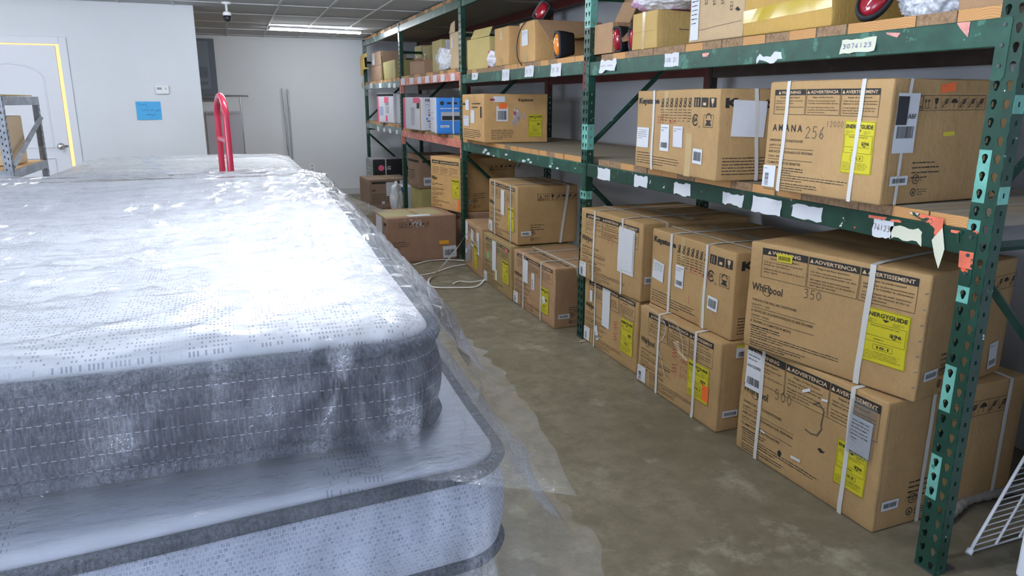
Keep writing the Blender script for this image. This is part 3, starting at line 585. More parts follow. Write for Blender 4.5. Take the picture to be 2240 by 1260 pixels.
front_ac(b, 'A', WIN, '$96', '12.1', ('256', .36, .50, .10), px=(.055, .925), py=(.70, .925), ex=(.685, .915), ey=(.235, .665))
b.hand('F', .29, .245, .02, '12000', wd=.0014); side_ac(b, n=8, iu=.10); top_ac(b); b.strap('F', .10, .016, slant=-.01); b.strap('F', .435, .016, slant=-.012); b.strap('S', .075, .014, slant=-.01)
b.label('S', .02, .17, .10, .19, txt='KSD-ABF', lines=0, frac=(.25, .2), o=.006); b.rect('S', .02, .26, .05, .09, 'black_patch', BLK, o=.008); b.label('S', .22, .36, .07, .028, m=ORG, bars=False, lines=1, rot=.12, name='orange_sticker'); b.label('S', .255, .22, .055, .014, m=YEL, bars=False, lines=1, rot=.05, name='yellow_sticker'); b.done()
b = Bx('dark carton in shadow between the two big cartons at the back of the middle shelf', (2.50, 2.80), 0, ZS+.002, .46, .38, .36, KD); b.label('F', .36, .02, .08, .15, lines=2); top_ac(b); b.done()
b = Bx('carton with torn tape and yellow label on its long side, right of the third post', (1.988, 6.575), -2.9, ZS+.002, .735, .56, .395, KO)
b.rect('F', .03, .30, .2, .02); b.greek('F', .35, .31, .3, 2, .03, .014); b.rect('F', .62, .2, .05, .09); b.label('F', .13, .26, .13, .09, bars=False, lines=0, name='paper_label'); b.label('F', .32, .15, .12, .11, bars=False, lines=1); b.label('F', .06, .12, .2, .09, m=WCARD, bars=False, lines=2, name='delivery_slip'); b.greek('F', .05, .09, .6, 5, .016, .007); b.rect('F', .40, .2, .03, .19, 'tape', TAPE)
b.text('S', .30, .335, .025, 'Keystone', .13, bold=.03); b.label('S', .08, .33, .10, .045, lines=0, bars=False); b.label('S', .05, .34, .04, .015, m=MAROON, lines=0, bars=False, name='maroon_sticker'); b.label('S', .105, .175, .10, .12, lines=1, frac=(.1, .6)); b.label('S', .125, .275, .07, .045, m=ORG, bars=False, lines=0, name='orange_sticker', o=.006)
energy(b, 'S', .385, .045, .125, .185, '$85', '10.1'); b.greek('S', .06, .10, .2, 6, .014, .006)
for q in ([(.24, .16), (.27, .30), (.33, .22), (.27, .13)], [(.27, .30), (.34, .19), (.36, .27), (.35, .18)]): b.poly('S', q, 'torn_tape', FILM2)
b.poly('S', [(.26, .26), (.31, .20), (.30, .18), (.255, .24)], 'maroon_tape', MAROON); b.done()
ZS3 = 1.152+.036
b = Bx('white and pink appliance box with grey printed side, middle shelf left of the blue box', (1.96, 8.93), 2, ZS3+.002, .78, .42, .365, mats=[WCARD, WCARD, BLK])
b.rect('F', 0, 0, .1, .36, 'pink_print', PINK); b.rect('F', .45, .30, .3, .06, 'pink_print'); b.rect('F', .35, .05, .15, .2, 'grey_picture', LGREY); b.rect('F', .6, .24, .12, .06, 'black_print', INK)
b.rect('F', .735, 0, .045, .34, 'brown_tape', TAPE); b.text('S', .05, .315, .03, 'FRIGIDAIRE', .28, bold=.02); b.greek('S', .05, .28, .1, 1); b.greek('S', .08, .22, .1, 3, .025, .008); b.ring('S', .10, .17, .012, .006); b.ring('S', .15, .17, .012, .006)
b.rect('S', .06, .12, .02, .02, 'blue_print', BLUE); b.rect('S', .07, .10, .15, .010); b.greek('S', .09, .075, .14, 4, .014, .008); b.done()
b = Bx('bright blue appliance box with a grey picture, middle shelf against the third rack post', (2.02, 7.87), -9, ZS3+.002, .62, .36, .355, mats=[WCARD, BLUE, BLK])
b.greek('F', .1, .2, .3, 3, .06, .02, m=LGREY, key='grey_print'); b.ring('S', .06, .30, .02, .019); b.rect('S', .11, .29, .04, .02); b.rect('S', .17, .29, .04, .02); b.text('S', .24, .28, .04, '1.0', .08, bold=.03)
b.greek('S', .04, .245, .3, 1, th=.014, key='pale_print', m=WCARD); b.rect('S', .05, .13, .22, .085, 'grey_picture', LGREY); b.rect('S', .06, .137, .2, .04, 'dark_picture', INK, o=.003); b.rect('S', .04, .065, .09, .022, 'pale_print2', WCARD); b.text('S', .045, .07, .012, 'Window', .07); b.strap('S', .17, .015); b.done()
ZS4 = 1.180+.036
b = Bx('pink and white appliance box with black top, farthest on the middle shelf', (1.97, 10.66), 14, ZS4+.002, .52, .36, .40, mats=[WCARD, WCARD, BLK])
b.rect('F', 0, 0, .045, .36, 'pink_print', PINK); b.rect('F', .23, .27, .13, .08, 'pink_print'); b.rect('F', .26, .02, .06, .08, 'pink_print'); b.rect('F', .06, .1, .13, .12, 'blue_picture', mat('pale_blue_print', (.35, .42, .6), .6)); b.rect('F', .27, .13, .1, .1, 'grey_picture', LGREY); b.rect('F', .26, .24, .11, .04, 'dark_print', GREYC); b.rect('F', 0, .36, .52, .035, 'black_band', BLK); b.done()
b = Bx('grey appliance box with a yellow side label, middle shelf behind the fourth post', (2.115, 10.05), 0, ZS4+.002, .36, .40, .385, mats=[LGREY, GREYC, BLK]); energy(b, 'S', .05, .09, .14, .17, '$54', '9.8'); b.done()
# ================================================================== the pallet rack
def hole_cell(bm, cx, cz, hw, hh, out, m, mi):
    """flat cell (plane given by m) with a hole outline `out` in its middle"""
    n = len(out); V = [bm.verts.new(m(cx+x, cz+z)) for x, z in out]; B = []
    for x, z in out:
        k = min(hw/abs(x) if abs(x) > 1e-6 else 99, hh/abs(z) if abs(z) > 1e-6 else 99); B.append([x*k, z*k])
    for sx in (-1, 1):
        for sz in (-1, 1):
            j = min(range(n), key=lambda i: (B[i][0]-sx*hw)**2+(B[i][1]-sz*hh)**2); B[j] = [sx*hw, sz*hh]
    BV = [bm.verts.new(m(cx+x, cz+z)) for x, z in B]
    for i in range(n): bm.faces.new((V[i], V[(i+1) % n], BV[(i+1) % n], BV[i])).material_index = mi
TEAR = [(.0095*math.cos(a), .005+.0095*math.sin(a)) for a in [R(-30+24*k) for k in range(11)]]+[(-.0055, -.008), (-.004, -.0125), (0, -.0145), (.004, -.0125), (.0055, -.008)]
RECT = [(.0045, 0), (.0045, .007), (0, .007), (-.0045, .007), (-.0045, 0), (-.0045, -.007), (0, -.007), (.0045, -.007)]
PH, PT = 2.455, .042
def post_bm(patch=None, rear=False):
    bm = bmesh.new(); hw = W_/4; st = .0508; n = int(PH/st)
    for k in range(n):
        z = (k+.5)*st
        for c in (0, 1):      # c=1: column nearer the viewer (lower y)
            hole_cell(bm, W_/4*(1 if c == 0 else -1), z, hw, st/2, TEAR, lambda a, b: (0, a, b), patch(z, c) if patch else 0)
        for sgn in (-1, 1):
            hole_cell(bm, PT/2, z, PT/2, st/2, RECT, lambda a, b, q=sgn: (a, q*W_/2, b), patch(z, 2) if patch and sgn < 0 else 0)
    top = n*st
    for sgn in (-1, 1):
        v = [bm.verts.new(p) for p in ((PT, sgn*W_/2, 0), (PT, sgn*(W_/2-.018), 0), (PT, sgn*(W_/2-.018), top), (PT, sgn*W_/2, top))]; bm.faces.new(v)
    bmesh.ops.remove_doubles(bm, verts=bm.verts, dist=1e-4); bmesh.ops.recalc_face_normals(bm, faces=bm.faces)
    return bm
XR = X0+.87; FR = []
ordn = ['nearest', 'second', 'third', 'fourth', 'farthest']
def near_patch(z, c):
    for v0, v1, cc in ((318, 432, 0), (460, 505, 0), (612, 680, 0), (815, 905, 0), (985, 1000, 0), (1032, 1128, 0)):
        if cc == c and P(2110, v1, x=X0).z < z < P(2110, v0, x=X0).z: return 1
    if c == 2:
        for v0, v1 in ((218, 242), (318, 338), (410, 442)):
            if P(2190, v1, x=X0).z < z < P(2190, v0, x=X0).z: return 1
    return 0
def mid_patch(z, c):
    for v0, v1 in ((-400, 54), (264, 322), (412, 446)):
        if P(1285, v1, x=X0).z < z < P(1285, v0, x=X0).z: return 1
    return 2 if 340 < 0 else 0
for n in range(5):
    t = empty('rack_upright', (X0, YP[n]+W_/2, 0), 0, ordn[n]+' green pallet rack upright frame with punched holes, worn paint and diagonal braces', 'rack frame', 'green pallet rack uprights')
    del t['group']
    for x, pf in ((0, near_patch if n == 0 else mid_patch if n == 1 else (lambda z, c: 1 if 1.02 < z < 1.1 or (c == 1 and 1.78 < z < 1.85) else 0) if n == 2 else None), (XR-X0, None)):
        o = link('front_post' if x == 0 else 'rear_post', post_bm(pf), [PG, PMINT, PG3], t, loc=(x, 0, 0))
        if x: o.rotation_euler = (0, 0, 0)
        m = o.modifiers.new('thick', 'SOLIDIFY'); m.thickness = .002; m.offset = 1
        bm = bmesh.new(); box(bm, (x+.045, 0, .0025), (.10, .072, .005)); link('base_plate', bm, DARKM, t)
    def brace(a, b_, nm, s_=.016):
        bm = bmesh.new(); tube(bm, [a, b_], s_, 4); link(nm, bm, PG, t)
    x1, x2 = PT+.002, XR-X0-.002
    for z in (1.085, 2.1): brace((x1, 0, z), (x2, 0, z), 'horizontal_brace')
    brace((x1, 0, 1.25), (x2, 0, 2.0), 'diagonal_brace'); brace((x1, 0, 1.0), (x2, 0, .24), 'diagonal_brace')
BH = .078
def beam(x, n, zt, mt, label, front=True, plates=None, bh=BH, stickers=()):
    y0, y1 = YP[n]+W_, YP[n+1]; t = empty('rack_beam', (x, (y0+y1)/2, zt), 0, label, 'rack beam')
    bm = bmesh.new(); ln = (y1-y0)
    box(bm, (.02, 0, -bh/2), (.04, ln-.004, bh)); bevel(link('beam_bar', bm, mt, t), .003, 2)
    for sg in (-1, 1):
        bm = bmesh.new(); yy = sg*(ln/2+.018); h = .17
        pts = [(-.016, 0), (.016, 0), (.020, -.006), (.020, -h+.012), (.012, -h), (-.020, -h), (-.020, 0)]
        if sg < 0: pts = [(-a, b_) for a, b_ in pts][::-1]
        pts = [(a, b_) for a, b_ in pts]
        A = [bm.verts.new((-.004, yy+a, b_)) for a, b_ in pts]; B = [bm.verts.new((0-.0005, yy+a, b_)) for a, b_ in pts]
        bm.faces.new(A); bm.faces.new(B[::-1])
        for i in range(len(A)): bm.faces.new((A[i], A[(i+1) % len(A)], B[(i+1) % len(A)], B[i]))
        box(bm, (.018, sg*(ln/2-.001), -h/2), (.036, .003, h))
        c = link('end_connector', bm, (plates or {}).get(sg, mt), t)
        bm = bmesh.new()
        for zz in (-.02, -.075, -.13): tube(bm, [(-.0042, yy, zz), (-.007, yy, zz)], .006, 8)
        link('connector_rivet', bm, DARKM, c)
    return t
def sticker(par, u0, v0, u1, v1, x, tears=1, m=WHITE, txt=None, seed=0, curl=0, dz=0, ink=INKG):
    """torn paper label stuck on a front beam, corners given where it sits on the beam face"""
    a = P(u0, v0, x=x); c = P(u1, v1, x=x); rd = random.Random(seed); y0, y1 = a.y, c.y; z1_, z0_ = max(a.z, c.z), min(a.z, c.z)
    n = 7; bm = bmesh.new(); g = []
    for i in range(n+1):
        row = []
        for j in range(4):
            t, s_ = i/n, j/3; y = y0+(y1-y0)*t; z = z0_+(z1_-z0_)*s_
            if j in (0, 3): z += rd.uniform(-1, 1)*.006*tears
            if i in (0, n): y += rd.uniform(-1, 1)*.004*tears
            row.append(bm.verts.new((x-.0015-curl*max(0, (1-s_)-.3)*.03, y, z)))
        g.append(row)
    for i in range(n):
        for j in range(3): bm.faces.new((g[i][j], g[i+1][j], g[i+1][j+1], g[i][j+1]))
    M = par.matrix_basis.inverted(); bm.transform(M)
    o = link('paper_label', bm, m, par)
    if txt:
        bm = bmesh.new(); h = (z1_-z0_)*.32; w = (y0-y1)*.86; k = w/(len(txt)*.8*h)
        for i, ch in enumerate(txt):
            for st in DG.get(ch, []):
                pp = [(y0-(y0-y1)*.07-((px*.6+i*.8)*h*k), z0_+(z1_-z0_)*.35+pz*h) for px, pz in st]
                for (a1, b1), (a2, b2) in zip(pp[:-1], pp[1:]):
                    l = math.hypot(a2-a1, b2-b1) or 1; nx, nz = -(b2-b1)/l*.0009, (a2-a1)/l*.0009; X = x-.0035-curl*.01
                    bm.faces.new([bm.verts.new(q) for q in ((X, a1+nx, b1+nz), (X, a1-nx, b1-nz), (X, a2-nx, b2-nz), (X, a2+nx, b2+nz))])
        bm.transform(M); link('label_handwriting', bm, ink, o)
ZB1 = [1.1364, 1.1364, 1.152, 1.180]; ZB2 = [1.7337, 1.745, 1.775, 1.765]; ZB3 = [2.415]*4
bay = ['nearest', 'second', 'third', 'farthest']
BR = paint('scraped_paint_edge', (.75, .17, .1), [((.012, .06, .038), 14, .52), ((.75, .74, .7), 30, .62)], 11)
bm1 = beam(X0, 0, ZB1[0], PG3, 'dark green front beam of the nearest middle shelf, red chips and torn white papers', plates={-1: PG3, 1: PG3})
for i, q in enumerate(((1308, 366, 1334, 397), (1388, 382, 1416, 412), (1475, 398, 1510, 431), (1583, 420, 1625, 453), (1735, 445, 1797, 487), (1912, 476, 1950, 522))):
    sticker(bm1, *q, X0, 1, seed=i+2, txt='76123' if i == 5 else None)
sticker(bm1, 1648, 428, 1708, 474, X0, .5, seed=40, curl=.2); sticker(bm1, 1950, 492, 2015, 535, X0, 1.3, seed=51, m=CREAM)
bm = bmesh.new()          # peeled scrap of paper hanging off the beam
q = [P(u, v, x=X0-.006) for u, v in ((2062, 498), (2066, 545), (2055, 580), (2052, 588), (2044, 560), (2038, 525))]; bm.faces.new([bm.verts.new(p) for p in q]); bm.transform(bm1.matrix_basis.inverted()); link('peeling_paper', bm, CREAM, bm1)
bm = bmesh.new()
for pl in (((1984, 462), (2064, 478), (2062, 498), (2050, 530), (2040, 520), (2045, 500)), ((1900, 470), (1960, 478), (1985, 490), (1900, 476)), ((2080, 502), (2105, 506), (2104, 512), (2098, 510), (2097, 530), (2092, 528), (2092, 511), (2080, 508)), ((2099, 548), (2130, 553), (2126, 590), (2096, 584))):
    q = [P(u, v, x=X0-.0052) for u, v in pl]; bm.faces.new([bm.verts.new(p) for p in q])
bm.transform(bm1.matrix_basis.inverted()); link('red_paint_patch', bm, BR, bm1)
bm2 = beam(X0, 0, ZB2[0], PG2, 'green front beam of the nearest top shelf, with a paper reading 3076123')
sticker(bm2, 1843, 88, 1915, 112, X0, .4, CREAM, '3076123', 1, .3, ink=BLUEINK); sticker(bm2, 1455, 118, 1484, 145, X0, .6, WHITE, '108921', 2); sticker(bm2, 1314, 133, 1348, 155, X0, 1.5, WHITE, '~~', 3, .4); sticker(bm2, 1655, 122, 1710, 133, X0, 2, WHITE, None, 4)
bm = bmesh.new()
for pl in (((2093, 50), (2123, 47), (2117, 82), (2100, 62)), ((1536, 117), (1552, 115), (1547, 124), (1537, 124)), ((1938, 71), (1970, 72), (1962, 82), (1940, 75))):
    q = [P(u, v, x=X0-.0015) for u, v in pl]; bm.faces.new([bm.verts.new(p) for p in q])
bm.transform(bm2.matrix_basis.inverted()); link('red_paint_patch', bm, paint('pink_paint', (.72, .3, .26), [((.75, .7, .68), 20, .6)]), bm2)
bm3 = beam(X0, 1, ZB1[1], PG2, 'green front beam of the second middle shelf, with white paint spots')
bm = bmesh.new()
for u, v, r_ in ((1062, 328, 4), (1058, 333, 3), (1068, 336, 4), (1107, 338, 3), (1145, 352, 4), (1156, 349, 3), (1161, 355, 3), (1204, 364, 3), (1219, 368, 3), (1208, 358, 1.5), (1258, 368, 1.5), (1115, 350, 2), (1080, 341, 2)):
    q = [P(u+r_*math.cos(a)*(1+.3*math.sin(3*a+u)), v+r_*.8*math.sin(a), x=X0-.0012) for a in [k*PI/4 for k in range(8)]]; bm.faces.new([bm.verts.new(p) for p in q])
bm.transform(bm3.matrix_basis.inverted()); link('white_paint_spots', bm, WHITE, bm3)
bm4 = beam(X0, 1, ZB2[1], PG2, 'green front beam of the second top shelf, with five small white papers', plates={-1: PDRED})
for i, q in enumerate(((1033, 160, 1046, 174), (1099, 152, 1115, 176), (1149, 145, 1168, 168), (1206, 140, 1228, 166))): sticker(bm4, *q, X0, .5, txt='33' if i else '3', seed=i+20, curl=.2)
beam(X0, 2, ZB1[2], PRED, 'faded red front beam of the third middle shelf')
bm5 = beam(X0, 2, ZB2[2], PRED, 'faded red front beam of the third top shelf, with a row of white labels')
for i, u in enumerate((876, 895, 912, 929, 946, 963, 985)): sticker(bm5, u+1, 172-i*1.7, u+10, 185-i*1.5, X0, .2, seed=i+30)
bm6 = beam(X0, 3, ZB1[3], PGREY, 'grey-green front beam of the farthest middle shelf, with torn paper bits')
for i, u in enumerate((825, 838, 851, 866)): sticker(bm6, u, 277+i*2.2, u+5, 287+i*2.2, X0, .8, seed=i+60)
bm7 = beam(X0, 3, ZB2[3], PGREY, 'grey-green front beam of the farthest top shelf, with white labels')
for i, u in enumerate((809, 829, 849, 860)): sticker(bm7, u, 182, u+6, 192, X0, .3, seed=i+70)
for n in range(4):
    beam(X0, n, ZB3[n], (PG2, PG2, PG2, PGREY)[n], ('green' if n < 3 else 'grey-green')+' front beam of the '+bay[n]+' bay, up under the ceiling')
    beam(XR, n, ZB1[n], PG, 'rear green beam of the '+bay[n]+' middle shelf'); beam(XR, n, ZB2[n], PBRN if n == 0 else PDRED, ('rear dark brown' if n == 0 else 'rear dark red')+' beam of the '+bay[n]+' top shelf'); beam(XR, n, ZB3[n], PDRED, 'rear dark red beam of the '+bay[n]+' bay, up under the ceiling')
# loose boards
def board_mesh(w, ln, th, i):
    bm = bmesh.new(); rd = random.Random(i); n = 8
    box(bm, (0, 0, 0), (ln, w, th)); 
    me = bpy.data.meshes.new('shelf_board'); bmesh.ops.recalc_face_normals(bm, faces=bm.faces)
    for f in bm.faces:
        if abs(f.normal.x) > .9: f.material_index = 1 if rd.random() < .72 else 2
    bm.to_mesh(me); bm.free()
    for m in (BOARD, ENDG, ENDG2): me.materials.append(m)
    return me
lv = (('middle', ZB1), ('top', ZB2), ('uppermost', ZB3)); bi = 0
BM = [board_mesh(.138, .90, .034, i) for i in range(7)]
for lname, zz in lv:
    for n in range(4):
        y = YP[n]+W_+.002; k = 0; rd = random.Random(n*7+int(zz[0]*10)); mx = YP[n+1]-.003
        while y+.14 < mx:
            th = .034; o = bpy.data.objects.new('shelf_board', BM[rd.randrange(7)]); COL.objects.link(o)
            o.location = (X0+.456+rd.uniform(-.003, .004), y+.0695, zz[n]+th/2+.0005); o.rotation_euler = (0, 0, rd.uniform(-.002, .002))
            if zz is ZB1 or zz is ZB2: pass
            tag(o, 'one of the loose weathered wooden boards decking the '+lname+' shelf of the '+bay[n]+' bay', 'board', 'boards of the '+lname+' shelf, '+bay[n]+' bay')
            y += .1405+rd.choice((.0005, .001, .003)); k += 1
# ================================================================== mattresses
def fabric(name, kind):
    m = mat(name, (.7, .7, .75), .85, spec=.2); t = NT(m); c = t.coord()
    def cells(sx, sy, wx, wy, dens):
        v = t.n('ShaderNodeVectorMath'); v.operation = 'MULTIPLY'; v.inputs[1].default_value = (sx, sy, 0); t.l(c, v.inputs[0])
        fl = t.n('ShaderNodeVectorMath'); fl.operation = 'FLOOR'; t.l(v.outputs[0], fl.inputs[0]); fr = t.n('ShaderNodeVectorMath'); fr.operation = 'FRACTION'; t.l(v.outputs[0], fr.inputs[0])
        wn = t.n('ShaderNodeTexWhiteNoise'); wn.noise_dimensions = '3D'; t.l(fl.outputs[0], wn.inputs['Vector'])
        sp = t.n('ShaderNodeSeparateXYZ'); t.l(fr.outputs[0], sp.inputs[0])
        a = t.math('MULTIPLY', t.math('LESS_THAN', sp.outputs[0], wx), t.math('LESS_THAN', sp.outputs[1], wy))
        return t.math('MULTIPLY', a, t.math('LESS_THAN', wn.outputs[0], dens))
    if kind == 'dots':
        n = t.noise(t.coord((1, 1, 1)), 4, 3); band = t.ramp(t.noise(t.coord((14, 2, 1)), 1, 2), [(.42, .15), (.5, 1)])
        k = t.math('MULTIPLY', cells(185, 92, .5, .45, .6), band); t.base(t.mix(k, (.76, .77, .80), (.42, .41, .48))); t.bump(t.noise(c, 300, 2), .25, .002)
    elif kind == 'ticks':
        band = t.ramp(t.noise(t.coord((7, .1, 1)), 1.5, 0), [(.60, 0), (.61, 1)]); k = t.math('MULTIPLY', cells(160, 100, .3, .55, .6), band)
        t.base(t.mix(k, (.86, .88, .95), (.46, .48, .58))); t.bump(t.noise(t.coord((20, 200, 20)), 3, 3), .3, .002)
    elif kind == 'heather':
        sp = t.n('ShaderNodeSeparateXYZ'); t.l(c, sp.inputs[0])
        st = t.noise(t.coord((260, 260, 16)), 1, 4, .7); bl = t.noise(t.coord((3, 3, 6)), 1, 3)
        q = t.ramp(t.math('ADD', t.math('MULTIPLY', st, .75), t.math('MULTIPLY', bl, .25)), [(.36, (.055, .055, .07)), (.52, (.115, .115, .14)), (.66, (.25, .25, .30))])
        w = t.math('FRACT', t.math('ADD', t.math('MULTIPLY', sp.outputs[2], 38), t.math('MULTIPLY', t.noise(c, 2, 1), .25))); ln = t.math('LESS_THAN', w, .045)
        ds = t.math('LESS_THAN', t.math('FRACT', t.math('MULTIPLY', t.math('ADD', sp.outputs[0], sp.outputs[1]), 90)), .55)
        t.base(t.mix(t.math('MULTIPLY', t.math('MULTIPLY', ln, ds), .7), q, (.62, .62, .68)))
        t.bump(t.math('ADD', st, t.math('MULTIPLY', t.math('ABSOLUTE', t.math('SUBTRACT', w, .5)), -1.5)), .4, .006)
    elif kind == 'tweed':
        b = t.n('ShaderNodeTexBrick'); b.inputs['Scale'].default_value = 48; b.inputs['Color1'].default_value = (.60, .64, .77, 1); b.inputs['Color2'].default_value = (.32, .36, .47, 1); b.inputs['Mortar'].default_value = (.84, .87, .96, 1)
        b.inputs['Mortar Size'].default_value = .035; b.inputs['Brick Width'].default_value = .32; b.inputs['Row Height'].default_value = .32; mp = t.n('ShaderNodeMapping'); mp.inputs['Rotation'].default_value = (PI/2, 0, 0); t.l(c, mp.inputs[0])
        t.l(mp.outputs[0], b.inputs[0]); n = t.noise(c, 120, 4, .8); t.base(t.mix(t.ramp(n, [(.38, 0), (.6, 1)]), b.outputs[0], (.78, .81, .92))); t.bump(n, .3, .003)
    elif kind == 'pipe':
        n = t.noise(t.coord((200, 200, 30)), 1, 3, .8); t.base(t.ramp(n, [(.35, (.045, .05, .065)), (.65, (.17, .185, .22))])); t.bump(n, .5, .004)
    else: t.base(t.mix(t.noise(c, 30, 3), (.72, .71, .68), (.80, .79, .76)))
    return m
MF = {k: fabric('mattress_'+k, k) for k in ('dots', 'ticks', 'heather', 'tweed', 'pipe', 'plain')}
def rrect(w, l, r, ins, n=14):
    """rounded rectangle 0..w x 0..l, corner radius r, moved inward by ins; loop of (x,y,nx,ny)"""
    rr = max(r-ins, .004); x0, x1, y0, y1 = ins+rr, w-ins-rr, ins+rr, l-ins-rr; out = []
    def side(a, b, nx, ny, m):
        for k in range(m): t = k/m; out.append((a[0]+(b[0]-a[0])*t, a[1]+(b[1]-a[1])*t, nx, ny))
    def arc(cx, cy, a0):
        for k in range(n): a = a0+PI/2*k/n; out.append((cx+rr*math.cos(a), cy+rr*math.sin(a), math.cos(a), math.sin(a)))
    arc(x1, y1, 0); side((x1, y1+rr), (x0, y1+rr), 0, 1, 24); arc(x0, y1, PI/2); side((x0-rr, y1), (x0-rr, y0), -1, 0, 24)
    arc(x0, y0, PI); side((x0, y0-rr), (x1, y0-rr), 0, -1, 24); arc(x1, y0, 1.5*PI); side((x1+rr, y0), (x1+rr, y1), 1, 0, 24)
    return out
class Matt:
    def __init__(s, label, org, w, l, z0, z1, mats, r=.09, sh=(0, 0), top=.02, cat='mattress', group=None):
        s.w, s.l, s.r, s.z0, s.z1, s.sh = w, l, r, z0, z1, sh
        s.root = empty('mattress', (org[0], org[1], z0), 0, label, cat, group); s.org = org; H = z1-z0; s.H = H
        def ring(bm, ins, z, amp=.003):
            q = []
            for x, y, nx, ny in rrect(w, l, r, ins):
                a, b = s.skew(x, y); k = N3(a*2.5+z0*9, b*2.5, z*7)*amp; q.append(bm.verts.new((a+nx*k, b+ny*k, z+N3(a*3, b*3, z0*5)*amp*.7)))
            return q
        def loft(bm, prof, cap0=None, cap1=None, amp=.003):
            rs = [ring(bm, i, z, amp) for i, z in prof]
            for a, b in zip(rs[:-1], rs[1:]):
                for k in range(len(a)): bm.faces.new((a[k], a[(k+1) % len(a)], b[(k+1) % len(a)], b[k]))
            return rs
        bm = bmesh.new(); n = 10
        prof = [(.4, .004), (.05, 0), (.015, .004)]+[(.004-.014*math.sin(PI*k/n), .012+(H-.05)*k/n) for k in range(n+1)]+[(.02, H-.03)]
        rs = loft(bm, prof); bm.faces.new(rs[0][::-1]); link('side_panel', bm, mats[0], s.root, True)
        bm = bmesh.new(); rs = loft(bm, [(.012, H-.034), (.014, H-.02), (.022, H-.008), (.05, H+.0), (.10, H+top*.4), (.2, H+top*.75), (.4, H+top), (.8, H+top)], amp=.006); bm.faces.new(rs[-1]); link('top_panel', bm, mats[1], s.root, True)
        for z in (.014, H-.03):
            bm = bmesh.new(); rs = [ring(bm, .003-.013*math.cos(a), z+.011*math.sin(a)) for a in [2*PI*k/8 for k in range(8)]]
            for i in range(8):
                a, b = rs[i], rs[(i+1) % 8]
                for k in range(len(a)): bm.faces.new((a[k], a[(k+1) % len(a)], b[(k+1) % len(a)], b[k]))
            link('piping', bm, mats[2], s.root, True)
    def skew(s, x, y): return x-s.w+s.sh[0]*y, y+s.sh[1]*(x-s.w)
    def film(s, m, drop, flare, seed=0, res=(150, 190), ex=(.26, .26), topoff=.028, amp=.006, back=.0, damp=.012, star=()):
        """plastic bag drawn over the mattress: clings on top, hangs and flares at the sides, gathers at the corners"""
        w, l, r, H = s.w, s.l, s.r, s.H; bm = bmesh.new(); g = []
        def axis(L, n, e):
            return [-e+e*k/14 for k in range(14)]+[L*(.5-.5*math.cos(PI*k/n)) for k in range(n)]+[L+e*k/14 for k in range(15)]
        for cy in axis(l, res[1], ex[1]):
            row = []
            for cx in axis(w, res[0], ex[0]):
                ix, iy = min(max(cx, r), w-r), min(max(cy, r), l-r); dx, dy = cx-ix, cy-iy; d = math.hypot(dx, dy); sd = d-r
                k = noise.noise(Vector((cx*2.2+seed, cy*2.2, 0)))
                rid = (1-abs(noise.noise(Vector((cx*1.8+cy*.8+seed, cy*13-cx*3.5, seed)))*2))**3
                rid2 = (1-abs(noise.noise(Vector((cx*7+seed, cy*16+cx*5, 3+seed)))*2))**4
                if sd <= 0:
                    edge = max(0, 1+sd/.12); zz = H+topoff*(1-edge*.45)+amp*(rid*.9+rid2*.55+k*.8)*(1-edge*.3); x, y = cx, cy
                else:
                    nx, ny = dx/d, dy/d; dr = min(sd, drop); exs = sd-dr
                    fl = flare(ix+nx*r, iy+ny*r, nx, ny)*(dr/drop)**1.3; per = math.atan2(ny, nx)*.25+ix+iy
                    fold = (1-abs(noise.noise(Vector((per*9+seed, dr*3, 1)))*2))**2; f2 = noise.noise(Vector((per*22, dr*11, seed)))
                    o = .014+fl+exs*.7+damp*(.45 if ny < -.5 else 1)*(fold*(.5+noise.noise(Vector((per*3, dr*2, seed+4))))+.5*f2)*min(1, dr/.05); 
                    for sx_, sz_, sr_, sa_ in star:
                        if ny < -.5:
                            ddx, ddz = (w-ix-nx*r)-sx_, dr-sz_; dd = math.hypot(ddx, ddz)
                            if dd < sr_*2.5: o += sa_*(math.cos(math.atan2(ddz, ddx)*6+k*3)**2)*math.exp(-dd/sr_)*min(1, dd/.02)+sa_*.5*math.exp(-(dd/.02)**2)
                    x, y = ix+nx*(r+o), iy+ny*(r+o); zz = H+topoff*.55-dr-exs*.3+.006*f2
                x, y = s.skew(x, y); row.append(bm.verts.new((x, y, zz)))
            g.append(row)
        for i in range(len(g)-1):
            for j in range(len(g[0])-1): bm.faces.new((g[i][j], g[i][j+1], g[i+1][j+1], g[i+1][j]))
        return link('plastic_wrap', bm, m, s.root, True)
M1 = Matt('top mattress of the front stack, white dotted top and dark grey sides, under clear plastic', (.285, 1.040), 1.93, 2.5, .985, 1.168, (MF['heather'], MF['dots'], MF['pipe']), sh=(.036, -.015), r=.10)
M1.film(FILM, .19, lambda x, y, nx, ny: (.10*max(0, nx)+.02*max(0, -ny)+.15*max(0, ny)) if ny < .5 else .3, seed=2, topoff=.034, damp=.024, star=((.150, .045, .07, .05), (.03, .11, .05, .03), (.42, .13, .03, .03)), amp=.013)
M2 = Matt('second mattress from the top of the front stack, pale blue-grey woven sides, under clear plastic', (.372, .985), 1.98, 2.5, .770, .970, (MF['tweed'], MF['ticks'], MF['pipe']), sh=(.03, .085), r=.08)
M2.film(FILM, .20, lambda x, y, nx, ny: .10*max(0, nx)+.015*max(0, -ny), seed=7, res=(110, 130), amp=.003, topoff=.012, damp=.03)
prevz = .770
